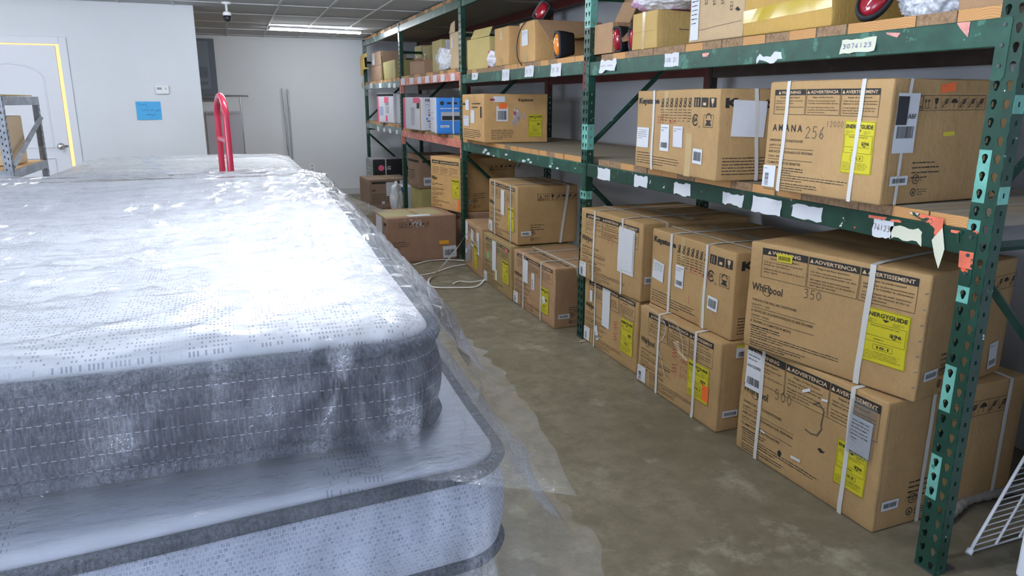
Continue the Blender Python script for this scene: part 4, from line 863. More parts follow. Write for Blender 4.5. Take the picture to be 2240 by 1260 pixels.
for i, (lb, mt) in enumerate((('third mattress from the top of the front stack, pale sides in plastic', 'plain'), ('fourth mattress from the top of the front stack, pale sides in plastic', 'plain'), ('lowest mattress of the front stack, on the floor, pale sides in plastic', 'plain'))):
    z1 = (.758, .505, .252)[i]; z0 = (.510, .257, .004)[i]
    q = Matt(lb, (.350-.02*i, 1.03), 1.93, 2.45, z0, z1-.008, (MF['plain'], MF['plain'], MF['plain']), r=.08, sh=(.03, .04), top=.004)
    q.film(FILM2, .22, lambda x, y, nx, ny: .05*max(0, nx), seed=11+i, res=(20, 26), amp=.001, topoff=.006)
for i in range(4):
    z0, z1 = .004+.2475*i, .2475*(i+1)-.006; tp = i == 3
    q = Matt(('top mattress of the far stack behind the red hand truck, cream top under plastic', 'mattress of the far stack, just beneath its top one', 'mattress of the far stack, second from the floor', 'lowest mattress of the far stack, on the floor')[3-i] if False else ('lowest mattress of the far stack, on the floor', 'mattress of the far stack, second from the floor', 'mattress of the far stack, just beneath its top one', 'top mattress of the far stack behind the red hand truck, cream top under plastic')[i], (.47, 5.25), 1.63, 2.05, z0, z1-(0 if tp else .004), (MF['plain'], MF['plain'], MF['plain']), r=.22, top=.035 if tp else .003)
    q.film(FILM2 if tp else FILM, .2, lambda x, y, nx, ny: .03, seed=20+i, res=(60, 60) if tp else (14, 14), amp=.008 if tp else .001, topoff=.05 if tp else .004)
# ================================================================== hand truck, left shelving, things at the back
TR = mat('red_truck_paint', (.52, .035, .075), .25); RUB = mat('black_rubber', (.02, .02, .022), .7)
pa, pb = P(506, 385, y=4.12), P(488, 385, y=4.50); zt_ = 1.53
ht = empty('hand_truck', ((pa.x+pb.x)/2, 4.31, 0), 0, 'red two-wheeled hand truck standing between the two mattress stacks', 'hand truck'); c0 = Vector(((pa.x+pb.x)/2, 4.31, 0))
A_, B_ = Vector((pa.x, 4.12, 0))-c0, Vector((pb.x, 4.50, 0))-c0
bm = bmesh.new(); pts = [A_+Vector((0, 0, z)) for z in (.02, .5, 1.0, 1.42)]
for k in range(1, 12): t = k/12; pts.append(A_.lerp(B_, .5-.5*math.cos(PI*t))+Vector((0, 0, 1.42+.11*math.sin(PI*t))))
pts += [B_+Vector((0, 0, z)) for z in (1.42, 1.0, .5, .02)]
tube(bm, pts, .0168, 12, flat=1.0); link('frame_loop', bm, TR, ht, True)
for z in (1.30, .85, .45):
    bm = bmesh.new(); tube(bm, [A_+Vector((0, 0, z)), B_+Vector((0, 0, z))], .014, 8); link('crossbar', bm, TR, ht)
bm = bmesh.new(); box(bm, (.12, 0, .012), (.24, .36, .008)); link('toe_plate', bm, TR, ht)
for sy in (-.19, .19):
    bm = bmesh.new(); tube(bm, [(-.12, sy-.02, .125), (-.12, sy+.02, .125)], .12, 24); w_ = link('wheel', bm, RUB, ht); bm = bmesh.new(); tube(bm, [(-.12, sy-.023, .125), (-.12, sy+.023, .125)], .05, 16); link('wheel_hub', bm, CHROME, w_)
bm = bmesh.new(); tube(bm, [(-.12, -.2, .125), (-.12, .2, .125)], .008, 8); link('axle', bm, DARKM, ht)
# grey shelving unit
gs = empty('shelving_unit', (-1.62, 5.88, 0), 0, 'grey steel shelving unit with a tan particle-board deck, left of the far mattress stack', 'shelving unit')
def angle_post(x, y, sx, sy):
    bm = bmesh.new(); w = .045; t = .003
    box(bm, (x+sx*w/2, y, .765), (w, t, 1.53)); box(bm, (x, y+sy*w/2, .765), (t, w, 1.53)); o = link('corner_post', bm, STEELG, gs)
    bm = bmesh.new()
    for k in range(38):
        z = .03+.04*k
        for q in (.012, .030): box(bm, (x+sx*(q), y-sy*.002, z+(.012 if q > .02 else 0)), (.006, .002, .014)); box(bm, (x-sx*.002, y+sy*q, z+(.012 if q > .02 else 0)), (.002, .006, .014))
    link('post_slots', bm, INK, o)
for x, sx in ((.32, -1), (-.32, 1)):
    for y, sy in ((-.48, 1), (.48, -1)): angle_post(x, y, sx, sy)
OSB = mat('particle_board', (.62, .40, .20), .8)
for z in (.25, 1.05, 1.50):
    for x in (-.318, .318):
        bm = bmesh.new(); box(bm, (x, 0, z), (.012, .93, .055)); box(bm, (x*.96, 0, z-.02), (.03, .93, .004)); link('shelf_beam', bm, STEELG, gs)
    for y in (-.478, .478): bm = bmesh.new(); box(bm, (0, y, z), (.62, .012, .055)); link('shelf_beam', bm, STEELG, gs)
    if z < 1.4: bm = bmesh.new(); box(bm, (0, 0, z+.022), (.61, .93, .012)); link('shelf_deck', bm, OSB, gs)
bm = bmesh.new(); tube(bm, [(.322, -.46, 1.10), (.322, .46, 1.38)], .018, 4); link('side_brace', bm, STEELG, gs)
bm = bmesh.new(); box(bm, (.05, 0, 1.536), (.5, .8, .008)); tag(link('cardboard_sheet', bm, kraft((.62, .48, .25)), loc=(-1.62, 5.88, 0)), 'thin tan cardboard sheet lying on top of the grey shelving unit', 'cardboard sheet')
b = Bx('tan carton half out of view on the deck of the grey shelving unit', (-1.38, 5.75), 176, 1.082, .32, .26, .32, (.55, .42, .28)); b.done()
# thermostat, blue notice, ceiling camera, electrical panel
th = empty('thermostat', tuple(P(355, 196, y=8.75)), 0, 'small white thermostat on the white partition wall, above the blue notice', 'thermostat'); bm = bmesh.new(); box(bm, (0, -.013, 0), (.13, .026, .09)); bevel(link('thermostat_body', bm, mat('white_plastic', (.78, .79, .8), .4), th), .006)
bm = bmesh.new(); box(bm, (-.025, -.0268, .01), (.045, .001, .022)); link('thermostat_screen', bm, GREYC, th); bm = bmesh.new(); box(bm, (.035, -.0268, .01), (.006, .002, .03)); box(bm, (.035, -.0268, .01), (.02, .002, .006)); link('thermostat_buttons', bm, LGREY, th)
a, c = P(296, 222, y=8.744), P(355, 262, y=8.744); np_ = empty('paper_notice', (a.x, 8.744, c.z), 0, 'blue handwritten paper notice taped to the white partition wall', 'notice'); bm = bmesh.new()
w_, h_ = c.x-a.x, a.z-c.z; vs = []
for i in range(6): vs.append([bm.verts.new((w_*i/5, -.001-.004*math.sin(i), h_*j/3)) for j in range(4)])
for i in range(5):
    for j in range(3): bm.faces.new((vs[i][j], vs[i+1][j], vs[i+1][j+1], vs[i][j+1]))
link('notice_sheet', bm, mat('blue_paper', (.08, .42, .78), .7), np_); bm = bmesh.new()
def scrib(bm, x, z, w, h, n, y=-.0065, t=.0022, seed=0):
    rd = random.Random(seed); p = [(x+w*k/n, z+h*rd.random()) for k in range(n+1)]
    for (a1, b1), (a2, b2) in zip(p[:-1], p[1:]): bm.faces.new([bm.verts.new(q) for q in ((a1, y, b1+t), (a1, y, b1-t), (a2, y, b2-t), (a2, y, b2+t))])
scrib(bm, .02, h_*.72, .09, .035, 9, seed=1); scrib(bm, .05, h_*.48, .07, .02, 9, seed=2); scrib(bm, .135, h_*.48, .03, .02, 5, seed=3); scrib(bm, .18, h_*.48, .05, .02, 7, seed=4); scrib(bm, .09, h_*.2, .09, .02, 9, seed=5)
link('notice_handwriting', bm, BLUEINK, np_)
cc = P(494, 4, z=ZC); sc = empty('security_camera', (cc.x, cc.y, ZC), 0, 'small white and black camera hanging from the ceiling tiles', 'camera'); bm = bmesh.new(); tube(bm, [(0, 0, 0), (0, 0, -.02), (0, 0, -.021), (0, 0, -.10)], [.045, .045, .012, .012], 14); link('camera_mount', bm, HOUS, sc, True)
bm = bmesh.new(); tube(bm, [(0, 0, -.09), (0, 0, -.10), (0, 0, -.13)], [.02, .038, .04], 16); link('camera_body', bm, HOUS, sc, True); bm = bmesh.new(); tube(bm, [(0, 0, -.131), (0, 0, -.16), (0, 0, -.18), (0, 0, -.188)], [.038, .037, .028, .01], 16); link('camera_dome', bm, BLK, sc, True)
ep = empty('electrical_panel', (-.31, 12.455, 1.53), 0, 'tall dark grey electrical panel on the back wall beside the partition corner', 'electrical panel'); PGR = mat('panel_grey', (.10, .12, .16), .45); PGL = mat('panel_grey_light', (.15, .18, .23), .45)
bm = bmesh.new(); box(bm, (0, -.03, .44), (.34, .06, .89)); bevel(link('panel_box', bm, PGR, ep), .004); bm = bmesh.new(); box(bm, (-.02, -.064, .50), (.20, .008, .70)); dd = bevel(link('panel_door', bm, PGL, ep), .003)
bm = bmesh.new(); box(bm, (-.02, -.07, .40), (.14, .01, .16)); box(bm, (-.02, -.07, .24), (.12, .014, .05)); link('breaker_plate', bm, PGR, dd); bm = bmesh.new(); box(bm, (.02, -.071, .38), (.02, .012, .06)); link('panel_latch', bm, DARKM, dd)
bd = bmesh.new(); box(bd, (0, 0, .68), (.50, .03, 1.36)); tag(bevel(link('leaning_panel', bd, mat('pale_grey_board', (.50, .50, .58), .6), loc=(-.10, 12.42, 0)), .004), 'pale grey flat board standing against the back wall under the electrical panel', 'panel')
gr = empty('garment_rack', (-.05, 12.0, 0), 0, 'thin chrome garment rack standing before the back wall, behind the red hand truck', 'garment rack')
bm = bmesh.new(); tube(bm, [(-.62, 0, 1.58), (.33, 0, 1.58)], .014, 10); link('hanging_bar', bm, CHROME, gr)
for x in (-.5, .215): bm = bmesh.new(); tube(bm, [(x, 0, .05), (x, 0, 1.58)], .012, 10); link('upright_tube', bm, CHROME, gr); bm = bmesh.new(); tube(bm, [(x, -.22, .05), (x, .22, .05)], .012, 8); link('foot_tube', bm, CHROME, gr)
for i, (u0, u1) in enumerate(((618, 634), (629, 641))):
    a, c = P(u0, 193+i*2, y=12.40), P(u1, 360, y=12.34); d = (a-c).normalized(); base = a-d*(a.z/d.z); bm = bmesh.new(); tube(bm, [Vector((0, 0, 0)), a-base], .0125, 10)
    tag(link('metal_pole', bm, mat('aluminium', (.45, .46, .5), .35, .9), loc=base+Vector((0, 0, .003))), ('left' if i == 0 else 'right')+' one of two thin grey metal poles leaning on the back wall', 'pole')
ou = empty('wall_outlet', tuple(P(683, 366, y=12.458)), 0, 'white double power outlet low on the back wall', 'outlet'); bm = bmesh.new(); box(bm, (0, -.004, 0), (.075, .008, .12)); link('outlet_plate', bm, HOUS, ou)
bm = bmesh.new(); [box(bm, (0, -.0085, z), (.03, .002, .03)) for z in (-.028, .028)]; link('outlet_sockets', bm, LGREY, ou)
# ================================================================== small things at the right
WW = mat('white_wire', (.74, .77, .84), .35)
c0 = P(2120, 1208, z=.008); e1 = (P(2240, 1172, z=.008)-c0).normalized(); e2 = (P(2240, 1003, x=2.56)-c0).normalized()
ws = empty('wire_shelf', tuple(c0), 0, 'white wire shelf grid leaning at an angle on the floor right of the nearest upright', 'wire shelf')
bm = bmesh.new(); LA, LB = .62, .95; tube(bm, [e2*LB, Vector((0, 0, 0)), e1*LA, e1*LA+e2*LB, e2*LB], .006, 8); link('wire_frame', bm, WW, ws)
for k in range(1, 34): bm = bmesh.new(); tube(bm, [e2*LB*k/34, e2*LB*k/34+e1*LA], .0022, 6); link('grid_wire', bm, WW, ws)
for q in (.13, .25, .42): bm = bmesh.new(); tube(bm, [e1*q, e1*q+e2*LB], .0045, 6); link('cross_rod', bm, WW, ws)
bm = bmesh.new(); tube(bm, [e2*-.006, e2*.012], .011, 10); link('corner_cap', bm, WW, ws)
pn = P(2218, 1258, z=0); bm = bmesh.new(); box(bm, (.3, -.05, .45), (.6, .1, .9)); tag(bevel(link('white_panel', bm, WW, loc=(pn.x, pn.y, 0)), .01), 'smooth white panel standing on the floor at the bottom right corner', 'panel')
hp = [P(u, v, z=.024) for u, v in ((2070, 1132), (2092, 1112), (2118, 1092), (2160, 1082), (2205, 1072), (2260, 1060))]; bm = bmesh.new(); cp = curve_pts(hp, 8)
tube(bm, [p-hp[0] for p in cp], [.019+.0025*math.sin(i*1.7) for i in range(len(cp))], 12); tag(link('insulated_hose', bm, mat('dirty_grey_wrap', (.30, .28, .25), .8), None, True, loc=hp[0]), 'dirty grey wrapped hose lying on the floor behind the nearest upright', 'hose')
# white strapping lying in a loop
def band(bm, pts, w, th=.0012):
    pts = curve_pts(pts, 8); V = []
    for i, p in enumerate(pts):
        t = (pts[min(i+1, len(pts)-1)]-pts[max(i-1, 0)]).normalized(); s_ = Vector((0, 0, 1)).cross(t)
        s_ = s_.normalized() if s_.length > .1 else Vector((1, 0, 0)); u = (s_*.5+Vector((0, 0, .85))) if p.z > .02 else (s_+Vector((0, 0, .25)))
        u.normalize(); V.append([bm.verts.new(p-u*w/2), bm.verts.new(p+u*w/2)])
    for a, b_ in zip(V[:-1], V[1:]): bm.faces.new((a[0], a[1], b_[1], b_[0]))
bm = bmesh.new(); g = lambda *l: [P(u, v, z=.012) for u, v in l]
band(bm, [P(1052, 552, x=1.955), P(1036, 528, x=1.94), P(1022, 512, x=1.90), P(1002, 540, x=1.75)+Vector((0, 0, .0))]+[P(965, 585, z=.07), P(942, 606, z=.02)]+g((937, 620), (950, 628), (1000, 629), (1040, 627), (1056, 616), (1062, 608)), .017)
band(bm, g((905, 579), (935, 571), (975, 568), (1016, 570)), .014); band(bm, g((918, 602), (950, 596), (985, 584), (1018, 578)), .012); band(bm, g((990, 621), (1005, 615), (1030, 617), (1062, 612)), .014)
sb = link('loose_strapping', bm, STRAP); m_ = sb.modifiers.new('thick', 'SOLIDIFY'); m_.thickness = .0012; tag(sb, 'loose white plastic strapping curled on the floor by the third rack post', 'strapping')
bm = bmesh.new(); tube(bm, [(-.02, 0, .006), (.02, .004, .006)], [.006, .006], 8, flat=.6); tag(link('wood_chip', bm, PALE, loc=P(1274, 749, z=.0)), 'small pale wood chip on the floor at the foot of the second rack post', 'wood chip')
# ================================================================== top shelf goods
ZT = [z+.0365 for z in ZB2]
def tb(label, n, uL, uR, vm, vT, x, D, col, yaw=0, H=None, mats=None, dz=0):
    a, c = P(uL, vm, x=x), P(uR, vm, x=x); h = H or (P(uR, vT, x=x).z-ZT[n]-dz)
    return Bx(label, (x, a.y), yaw, ZT[n]+.001+dz, a.y-c.y, D, h, col, mats=mats)
KY1 = (.56, .38, .14); KYB = (.57, .355, .10)
b = tb('yellowish cube carton taped down the middle, top shelf, under the bubble wrap', 0, 1381, 1436, 100, 21, 2.05, .36, KY1)
b.rect('F', b.W*.42, 0, .03, b.H, 'tape', TAPE, o=.001); b.rect('F', 0, b.H*.47, b.W*.9, .001, 'box_seam', INKG); b.greek('S', .13, .09, .12, 1, th=.008); b.greek('S', .2, .05, .1, 2, .02, .008); b.done(); cube = b
b = tb('tall light brown carton with a white side label and stencilled letters, top shelf', 0, 1505, 1622, 85, 0, 2.045, .42, (.56, .40, .235), H=.46)
b.label('F', .02, .01, .065, .19, vert=False, lines=6, bars=False, rot=.03)
for i, tx in enumerate(('PCS', 'KGS', 'KGS', '76-123')): b.text('F', .12+.062*i, .20-.004*i, .02, tx, rot=-PI/2, bold=.0)
b.poly('F', [(.34, .115), (.355, .125), (.375, .11), (.36, .105)], 'torn_hole', INK); b.rect('F', .09, .05, b.W-.1, .002, 'box_seam', INKG, .05); b.rect('F', .11, .27, .16, .16, 'torn_patch', kraft((.72, .58, .38)), o=.002)
b.text('F', .04, .30, .02, 'QTY', rot=-PI/2, bold=.0); b.done()
b = tb('large glossy yellow carton with a wide tape band, top shelf beside the oval red lamp', 0, 1624, 1809, 78, 0, 2.045, .46, KYB, H=.36, yaw=1.5)
W_b = b.W; k = 'tape'; b.rect('F', 0, .050, W_b, .050, k, mat('shiny_yellow_tape', (.50, .36, .03), .12), 0.03, o=.0012); b.rect('F', .0, .31, W_b, .03, 'tape_upper', kraft((.6, .45, .1)))
b.label('S', .09, .10, .115, .14, txt='8 OPTRONICS' if False else 'STL872APG', lines=2, rot=.03); b.text('S', .19, .13, .02, 'optronics', rot=PI/2, bold=.02, key='label_print_dark'); b.label('S', .23, .22, .06, .05, lines=1); b.done()
pt_ = P(2093, 28, x=2.10); b = Bx('plain brown carton on the top shelf against the nearest upright', (pt_.x, pt_.y), -1, ZT[0]+.001, .24, .36, .30, K2); b.done()
pt_ = P(1925, 60, x=2.53); b = Bx('tan carton behind the white plastic bag on the top shelf', (2.53, pt_.y), 0, ZT[0]+.001, .36, .3, .32, (.56, .42, .26)); b.done()
a = P(1364, 60, x=2.26); b = Bx('upright brown carton behind the yellowish cube carton, top shelf', (2.26, a.y), 0, ZT[0]+.001, .24, .30, .50, K2); b.rect('F', 0, .26, .24, .004, 'box_seam', INKG); b.done()
def flap(par, pts, m, name='loose_flap', th=.004):
    bm = bmesh.new(); q = [Vector(p) for p in pts]; n = (q[1]-q[0]).cross(q[2]-q[0]).normalized()*th; A = [bm.verts.new(p) for p in q]; B = [bm.verts.new(p+n) for p in q]
    bm.faces.new(A[::-1]); bm.faces.new(B)
    for i in range(len(q)): bm.faces.new((A[i], A[(i+1) % len(q)], B[(i+1) % len(q)], B[i]))
    return link(name, bm, m, par)
def tray(label, loc, yaw, W, D, H, col, flaps=()):
    """open-topped carton, real walls"""
    t = empty('open_box', loc, R(-90+yaw), label, 'box'); bm = bmesh.new(); k = .005
    box(bm, (W/2, D/2, k/2), (W, D, k)); box(bm, (W/2, k/2, H/2), (W, k, H)); box(bm, (W/2, D-k/2, H/2), (W, k, H)); box(bm, (k/2, D/2, H/2), (k, D-2*k, H)); box(bm, (W-k/2, D/2, H/2), (k, D-2*k, H)); link('box_walls', bm, kraft(col), t)
    for f in flaps: flap(t, f, kraft(col))
    return t
a, c = P(1300, 110, x=2.06), P(1339, 108, x=2.06)
tray('open brown carton with raised flaps, top shelf just right of the second rack post', (2.06, a.y, ZT[0]+.001), 0, a.y-c.y, .12, .17, K2, [[(0.02, .11, .17), (a.y-c.y, .11, .17), (a.y-c.y, .16, .28), (.05, .16, .30)], [(a.y-c.y, .02, .17), (a.y-c.y, .1, .17), (a.y-c.y+.08, .12, .08), (a.y-c.y+.07, .03, .06)]])
RED = mat('red_lens', (.32, .008, .02), .08); AMB = mat('amber_lens', (.85, .25, .02), .08)
for m_ in (RED, AMB): m_.node_tree.nodes['Principled BSDF'].inputs['Coat Weight'].default_value = 1
def lens(bm, c, ax, ay, az, rx, ry, h, n=24, m=6):
    """domed lens: centre c, in-plane axes ax, ay, bulge az"""
    c, ax, ay, az = map(Vector, (c, ax, ay, az)); R_ = []
    for j in range(m): a = PI/2*j/m; R_.append([bm.verts.new(c+ax*rx*math.cos(a)*math.cos(2*PI*k/n)+ay*ry*math.cos(a)*math.sin(2*PI*k/n)+az*h*math.sin(a)) for k in range(n)])
    tp = bm.verts.new(c+az*h)
    for j in range(m-1):
        for k in range(n): bm.faces.new((R_[j][k], R_[j][(k+1) % n], R_[j+1][(k+1) % n], R_[j+1][k]))
    for k in range(n): bm.faces.new((R_[-1][k], R_[-1][(k+1) % n], tp))
def truck_lamp(label, c, face, lean, m, w, h, d, oval=False, roll=0):
    """c: base point; face: yaw the lens looks to (rad, 0 = +x); lean: tilt back"""
    t = empty('truck_lamp', c, face, label, 'vehicle lamp'); t.rotation_euler[0] = roll; up_ = Vector((-math.sin(lean), 0, math.cos(lean))); out = Vector((math.cos(lean), 0, math.sin(lean))); sd = Vector((0, 1, 0)); mid = up_*h/2+Vector((0, 0, .002+abs(math.sin(lean))*0))
    bm = bmesh.new(); n = 28
    def prof(k, s_):
        a = 2*PI*k/n; cx, sx = math.cos(a), math.sin(a); e = 1 if oval else .45
        return sd*(w/2*s_*math.copysign(abs(cx)**e, cx))+up_*(h/2*s_*math.copysign(abs(sx)**e, sx))
    rings = [[bm.verts.new(mid+prof(k, s_)+out*o) for k in range(n)] for s_, o in (((.80, -d), (.96, -d*.4), (1, -.01), (1, .006), (.86, .010), (.80, .002)) if not oval else ((.6, -d), (.8, -d*.5), (1, -.02), (1.02, 0), (.94, .016), (.84, .012), (.80, .0)))]
    for A, B in zip(rings[:-1], rings[1:]):
        for k in range(n): bm.faces.new((A[k], A[(k+1) % n], B[(k+1) % n], B[k]))
    bm.faces.new(rings[0][::-1]); bm.faces.new(rings[-1]); link('lamp_housing', bm, RUB if oval else BLK, t, True)
    bm = bmesh.new(); lens(bm, mid+out*.002, sd, up_, out, w*.40, h*.40, .022); link('lamp_lens', bm, m, t, True)
    return t
c_ = P(1880, 60, x=2.075); truck_lamp('oval red tail lamp in a black ring, leaning on the large yellow carton, top shelf', (2.075, c_.y, ZT[0]+.010), R(208), .30, RED, .105, .165, .05, True, -.45)
c_ = P(1352, 118, x=2.09); truck_lamp('dark red tail lamp in a tapered black housing, left of the yellowish cube carton', (2.09, c_.y, ZT[0]+.001), R(195), -.12, RED, .075, .145, .10)
c_ = P(1376, 116, x=2.12); truck_lamp('second dark red tail lamp, half hidden behind the yellowish cube carton', (2.15, c_.y+.0, ZT[0]+.001), R(200), -.1, RED, .075, .14, .07)
def blob(name, label, cat, c, s_, m, seed=0, amp=.35, sub=4, fl=.0, freq=3.0):
    bm = bmesh.new(); bmesh.ops.create_icosphere(bm, subdivisions=sub, radius=1)
    for v in bm.verts:
        p = v.co.copy(); q = Vector((p.x*freq*.5+seed, p.y*freq*.5, p.z*freq*.5)); k = 1+amp*noise.noise(q)+amp*.6*(abs(noise.noise(q*2.7))-.2)+amp*.25*noise.noise(q*7)
        v.co = Vector((p.x*s_[0]*k, p.y*s_[1]*k, max(0, (p.z*.5*k+.5))*s_[2]))
    return tag(link(name, bm, m, None, True, loc=c), label, cat)
c_ = P(1985, 52, x=2.12); blob('plastic_bag', 'crumpled clear and white plastic bag on the top shelf right of the oval red lamp', 'plastic bag', (2.20, c_.y-.02, ZT[0]+.002), (.09, .125, .13), BAG, 3, .4, 5, freq=3.2)
BUB = mat('bubble_wrap', (.70, .68, .72), .25); t_ = NT(BUB); vo = t_.n('ShaderNodeTexVoronoi'); vo.inputs['Scale'].default_value = 75; t_.l(t_.coord(), vo.inputs[0]); t_.bump(t_.ramp(vo.outputs['Distance'], [(0, 1), (.6, 0)]), .6, .004)
t_.base(t_.mix(t_.ramp(t_.noise(t_.coord(), 5, 2), [(.52, 0), (.6, 1)]), (.72, .71, .73), (.55, .34, .50)))
c_ = P(1440, 24, x=2.12); blob('bubble_wrap', 'bundle of bubble wrap with purple tint on the yellowish cube carton', 'bubble wrap', (2.20, c_.y-.03, ZT[0]+cube.H+.004), (.17, .24, .12), BUB, 8, .35, 5)
# second bay
b = tb('dull yellow carton with upright flaps, top shelf just right of the third rack post', 1, 1022, 1062, 148, 78, 2.06, .35, (.58, .47, .19), yaw=4)
flap(b.root, [(.1, .0, b.H), (b.W, .0, b.H), (b.W, .03, b.H+.075), (.12, .03, b.H+.075)], kraft((.58, .47, .19))); b.done()
b = tb('upright orange-brown carton with tape strip, top shelf of the second bay', 1, 1082, 1112, 140, 56, 2.05, .30, KO); b.rect('F', b.W*.4, b.H*.68, .05, b.H*.3, 'tape', TAPE); b.rect('F', b.W*.4, 0, .05, b.H*.2, 'tape'); b.done()
b = Bx('yellow-brown carton at the back of the top shelf, behind the upright orange-brown one', (2.48, 6.69), 0, ZT[1]+.001, .5, .3, .36, (.45, .35, .15)); b.done()
b = tb('big brown carton with white label and bent flaps, under a tipped red lamp', 1, 1135, 1169, 135, 43, 2.05, .52, KO); b.label('F', b.W*.2, b.H*.42, b.W*.42, b.H*.38, lines=3, bars=False); b.rect('F', b.W*.38, 0, .05, b.H*.25, 'tape', TAPE)
H_ = b.H; flap(b.root, [(b.W, .02, H_), (b.W, .52, H_), (b.W+.13, .55, H_-.14), (b.W+.12, .06, H_-.14)], kraft(K2)); flap(b.root, [(b.W+.02, .10, H_-.13), (b.W+.30, .02, H_-.17), (b.W+.34, .40, H_-.10), (b.W+.10, .48, H_-.10)], kraft(KO)); b.done(); kb = b
c_ = P(1172, 43, x=2.12); truck_lamp('dark red tail lamp tipped up on the big brown carton with bent flaps', (2.12, c_.y, ZT[1]+H_+.012), R(205), .25, RED, .11, .15, .08, False, -.55)
bm = bmesh.new(); cp = curve_pts([P(1150, 46, x=2.04), P(1138, 66, x=2.035), P(1131, 95, x=2.03), P(1132, 125, x=2.03), P(1141, 143, x=2.028)], 8); tube(bm, [p-cp[0] for p in cp], .004, 8); tag(link('lamp_cord', bm, BLK, None, True, loc=cp[0]), 'black cord hanging down the front of the big brown carton with bent flaps', 'cord')
c_ = P(1219, 133, x=2.07); truck_lamp('amber lamp in a black housing under the bent flap, top shelf', (2.075, c_.y, ZT[1]+.001), R(183), -.06, AMB, .085, .175, .11)
a, c = P(1250, 120, x=2.30), P(1278, 120, x=2.30); b = Bx('brown carton in shadow behind the amber lamp, top shelf', (2.62, a.y-.02), 0, ZT[1]+.001, .42, .24, .19, K2); b.done()
c_ = P(1056, 148, x=2.03); blob('plastic_bag', 'small white plastic bag before the dull yellow carton, third rack post side', 'plastic bag', (2.085, c_.y-.16, ZT[1]+.002), (.045, .16, .13), mat('white_bag', (.78, .76, .82), .4), 5, .5, 4)
bt = empty('spray_bottle', (2.12, P(1070, 120, x=2.1).y, ZT[1]+.001), 0, 'red-topped bottle beside the small white plastic bag, top shelf', 'bottle'); bm = bmesh.new(); tube(bm, [(0, 0, 0), (0, 0, .13), (0, 0, .16)], [.03, .03, .012], 14); link('bottle_body', bm, mat('red_plastic', (.6, .03, .03), .3), bt, True); bm = bmesh.new(); tube(bm, [(0, 0, .16), (0, 0, .20)], .015, 12); link('bottle_cap', bm, mat('red_plastic_cap', (.7, .04, .04), .3), bt)
# third and farthest bay
b = tb('tall narrow carton with a raised flap, top shelf just left of the third rack post', 2, 984, 1002, 130, 68, 2.06, .25, (.60, .45, .28)); flap(b.root, [(0, 0, b.H), (b.W*.7, 0, b.H), (b.W*.7, .0, b.H+.10), (0, .02, b.H+.09)], kraft((.60, .45, .28))); b.label('F', b.W*.3, b.H*.6, .04, .09, bars=False, lines=0); b.done()
b = tb('yellow carton with printed side label behind a clear bag, top shelf, third bay', 2, 946, 966, 150, 85, 2.12, .42, (.46, .38, .17)); b.label('S', .05, .2, .12, .12, lines=5, bars=False, m=WCARD); b.done()
c_ = P(968, 150, x=2.06); blob('plastic_bag', 'clear plastic bag of dark parts, top shelf, left of the tall narrow carton', 'plastic bag', (2.085, c_.y, ZT[2]+.002), (.045, .28, .22), BAG, 9, .5, 4)
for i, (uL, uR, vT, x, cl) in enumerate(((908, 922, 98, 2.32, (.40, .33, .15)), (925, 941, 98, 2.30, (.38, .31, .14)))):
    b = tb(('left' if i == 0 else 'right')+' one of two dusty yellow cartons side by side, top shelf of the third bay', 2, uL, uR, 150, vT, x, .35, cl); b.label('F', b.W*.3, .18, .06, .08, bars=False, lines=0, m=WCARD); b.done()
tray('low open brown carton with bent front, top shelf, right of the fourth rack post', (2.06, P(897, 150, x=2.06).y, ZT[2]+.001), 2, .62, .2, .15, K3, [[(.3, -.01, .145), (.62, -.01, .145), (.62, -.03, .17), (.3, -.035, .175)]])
b = Bx('dark brown carton behind the low open one, top shelf by the fourth rack post', (2.70, 9.34), 0, ZT[2]+.001, .25, .18, .30, KD); b.label('S', .05, .15, .1, .07, bars=False, lines=0, m=CREAM); b.done()
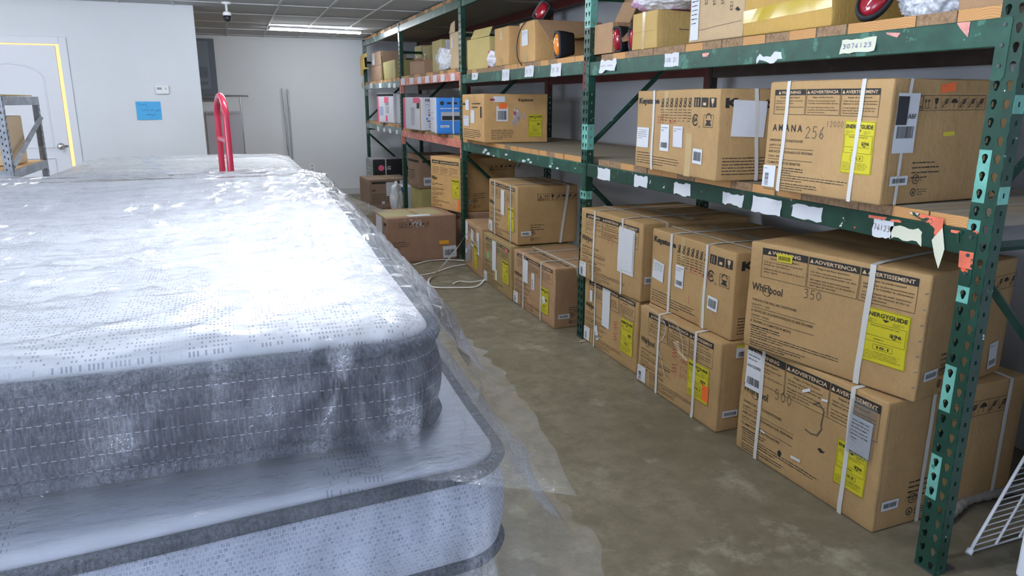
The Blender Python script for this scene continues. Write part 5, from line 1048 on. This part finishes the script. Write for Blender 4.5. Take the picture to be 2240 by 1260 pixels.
b = tb('open yellowish carton with a standing flap, top shelf of the farthest bay', 3, 838, 864, 150, 130, 2.07, .35, (.36, .31, .14), yaw=0); flap(b.root, [(0, 0, 0), (.06, -.025, 0), (-.03, -.02, b.H+.09), (-.05, 0, b.H+.08)], kraft((.5, .45, .25))); b.done()
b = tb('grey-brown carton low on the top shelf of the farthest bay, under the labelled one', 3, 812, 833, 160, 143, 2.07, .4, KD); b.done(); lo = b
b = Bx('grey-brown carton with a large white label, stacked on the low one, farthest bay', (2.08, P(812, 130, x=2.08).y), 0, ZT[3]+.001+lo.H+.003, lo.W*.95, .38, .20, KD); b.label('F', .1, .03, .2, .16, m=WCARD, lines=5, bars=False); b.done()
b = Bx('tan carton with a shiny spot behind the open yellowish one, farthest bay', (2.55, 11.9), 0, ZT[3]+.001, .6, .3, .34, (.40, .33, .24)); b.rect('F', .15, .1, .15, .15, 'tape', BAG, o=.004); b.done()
pp = [P(u, v, x=2.0) for u, v in ((800, 116), (790, 120), (787, 128), (789, 165), (793, 165), (794, 152), (806, 150), (796, 146), (795, 128), (800, 124))]
bm = bmesh.new(); A = [bm.verts.new(p-pp[0]) for p in pp]; B = [bm.verts.new(p-pp[0]+Vector((.012, 0, 0))) for p in pp]; bm.faces.new(A); bm.faces.new(B[::-1])
for i in range(len(A)): bm.faces.new((A[i], A[(i+1) % len(A)], B[(i+1) % len(B)], B[i]))
tag(link('tape_strip', bm, mat('yellow_tape', (.75, .52, .12), .5), loc=pp[0]), 'bent yellow strip hooked round the farthest rack post', 'strip')
q = P(793, 187, x=2.02); bm = bmesh.new(); tube(bm, [(-.004, 0, 0), (.004, 0, 0)], .045, 14); tube(bm, [(0, 0, .04), (.01, 0, .1)], .003, 6); tag(link('hanging_tag', bm, mat('tan_tag', (.5, .38, .15), .6), loc=q), 'round tan tag hanging on the farthest rack post', 'tag')
c_ = P(871, 440, y=9.75); blob('plastic_bag', 'tall crumpled white plastic bag on the floor behind the fourth rack post', 'plastic bag', (c_.x+.02, 9.95, .002), (.08, .08, .42), mat('white_bag_thick', (.62, .64, .68), .5), 15, .4, 4)
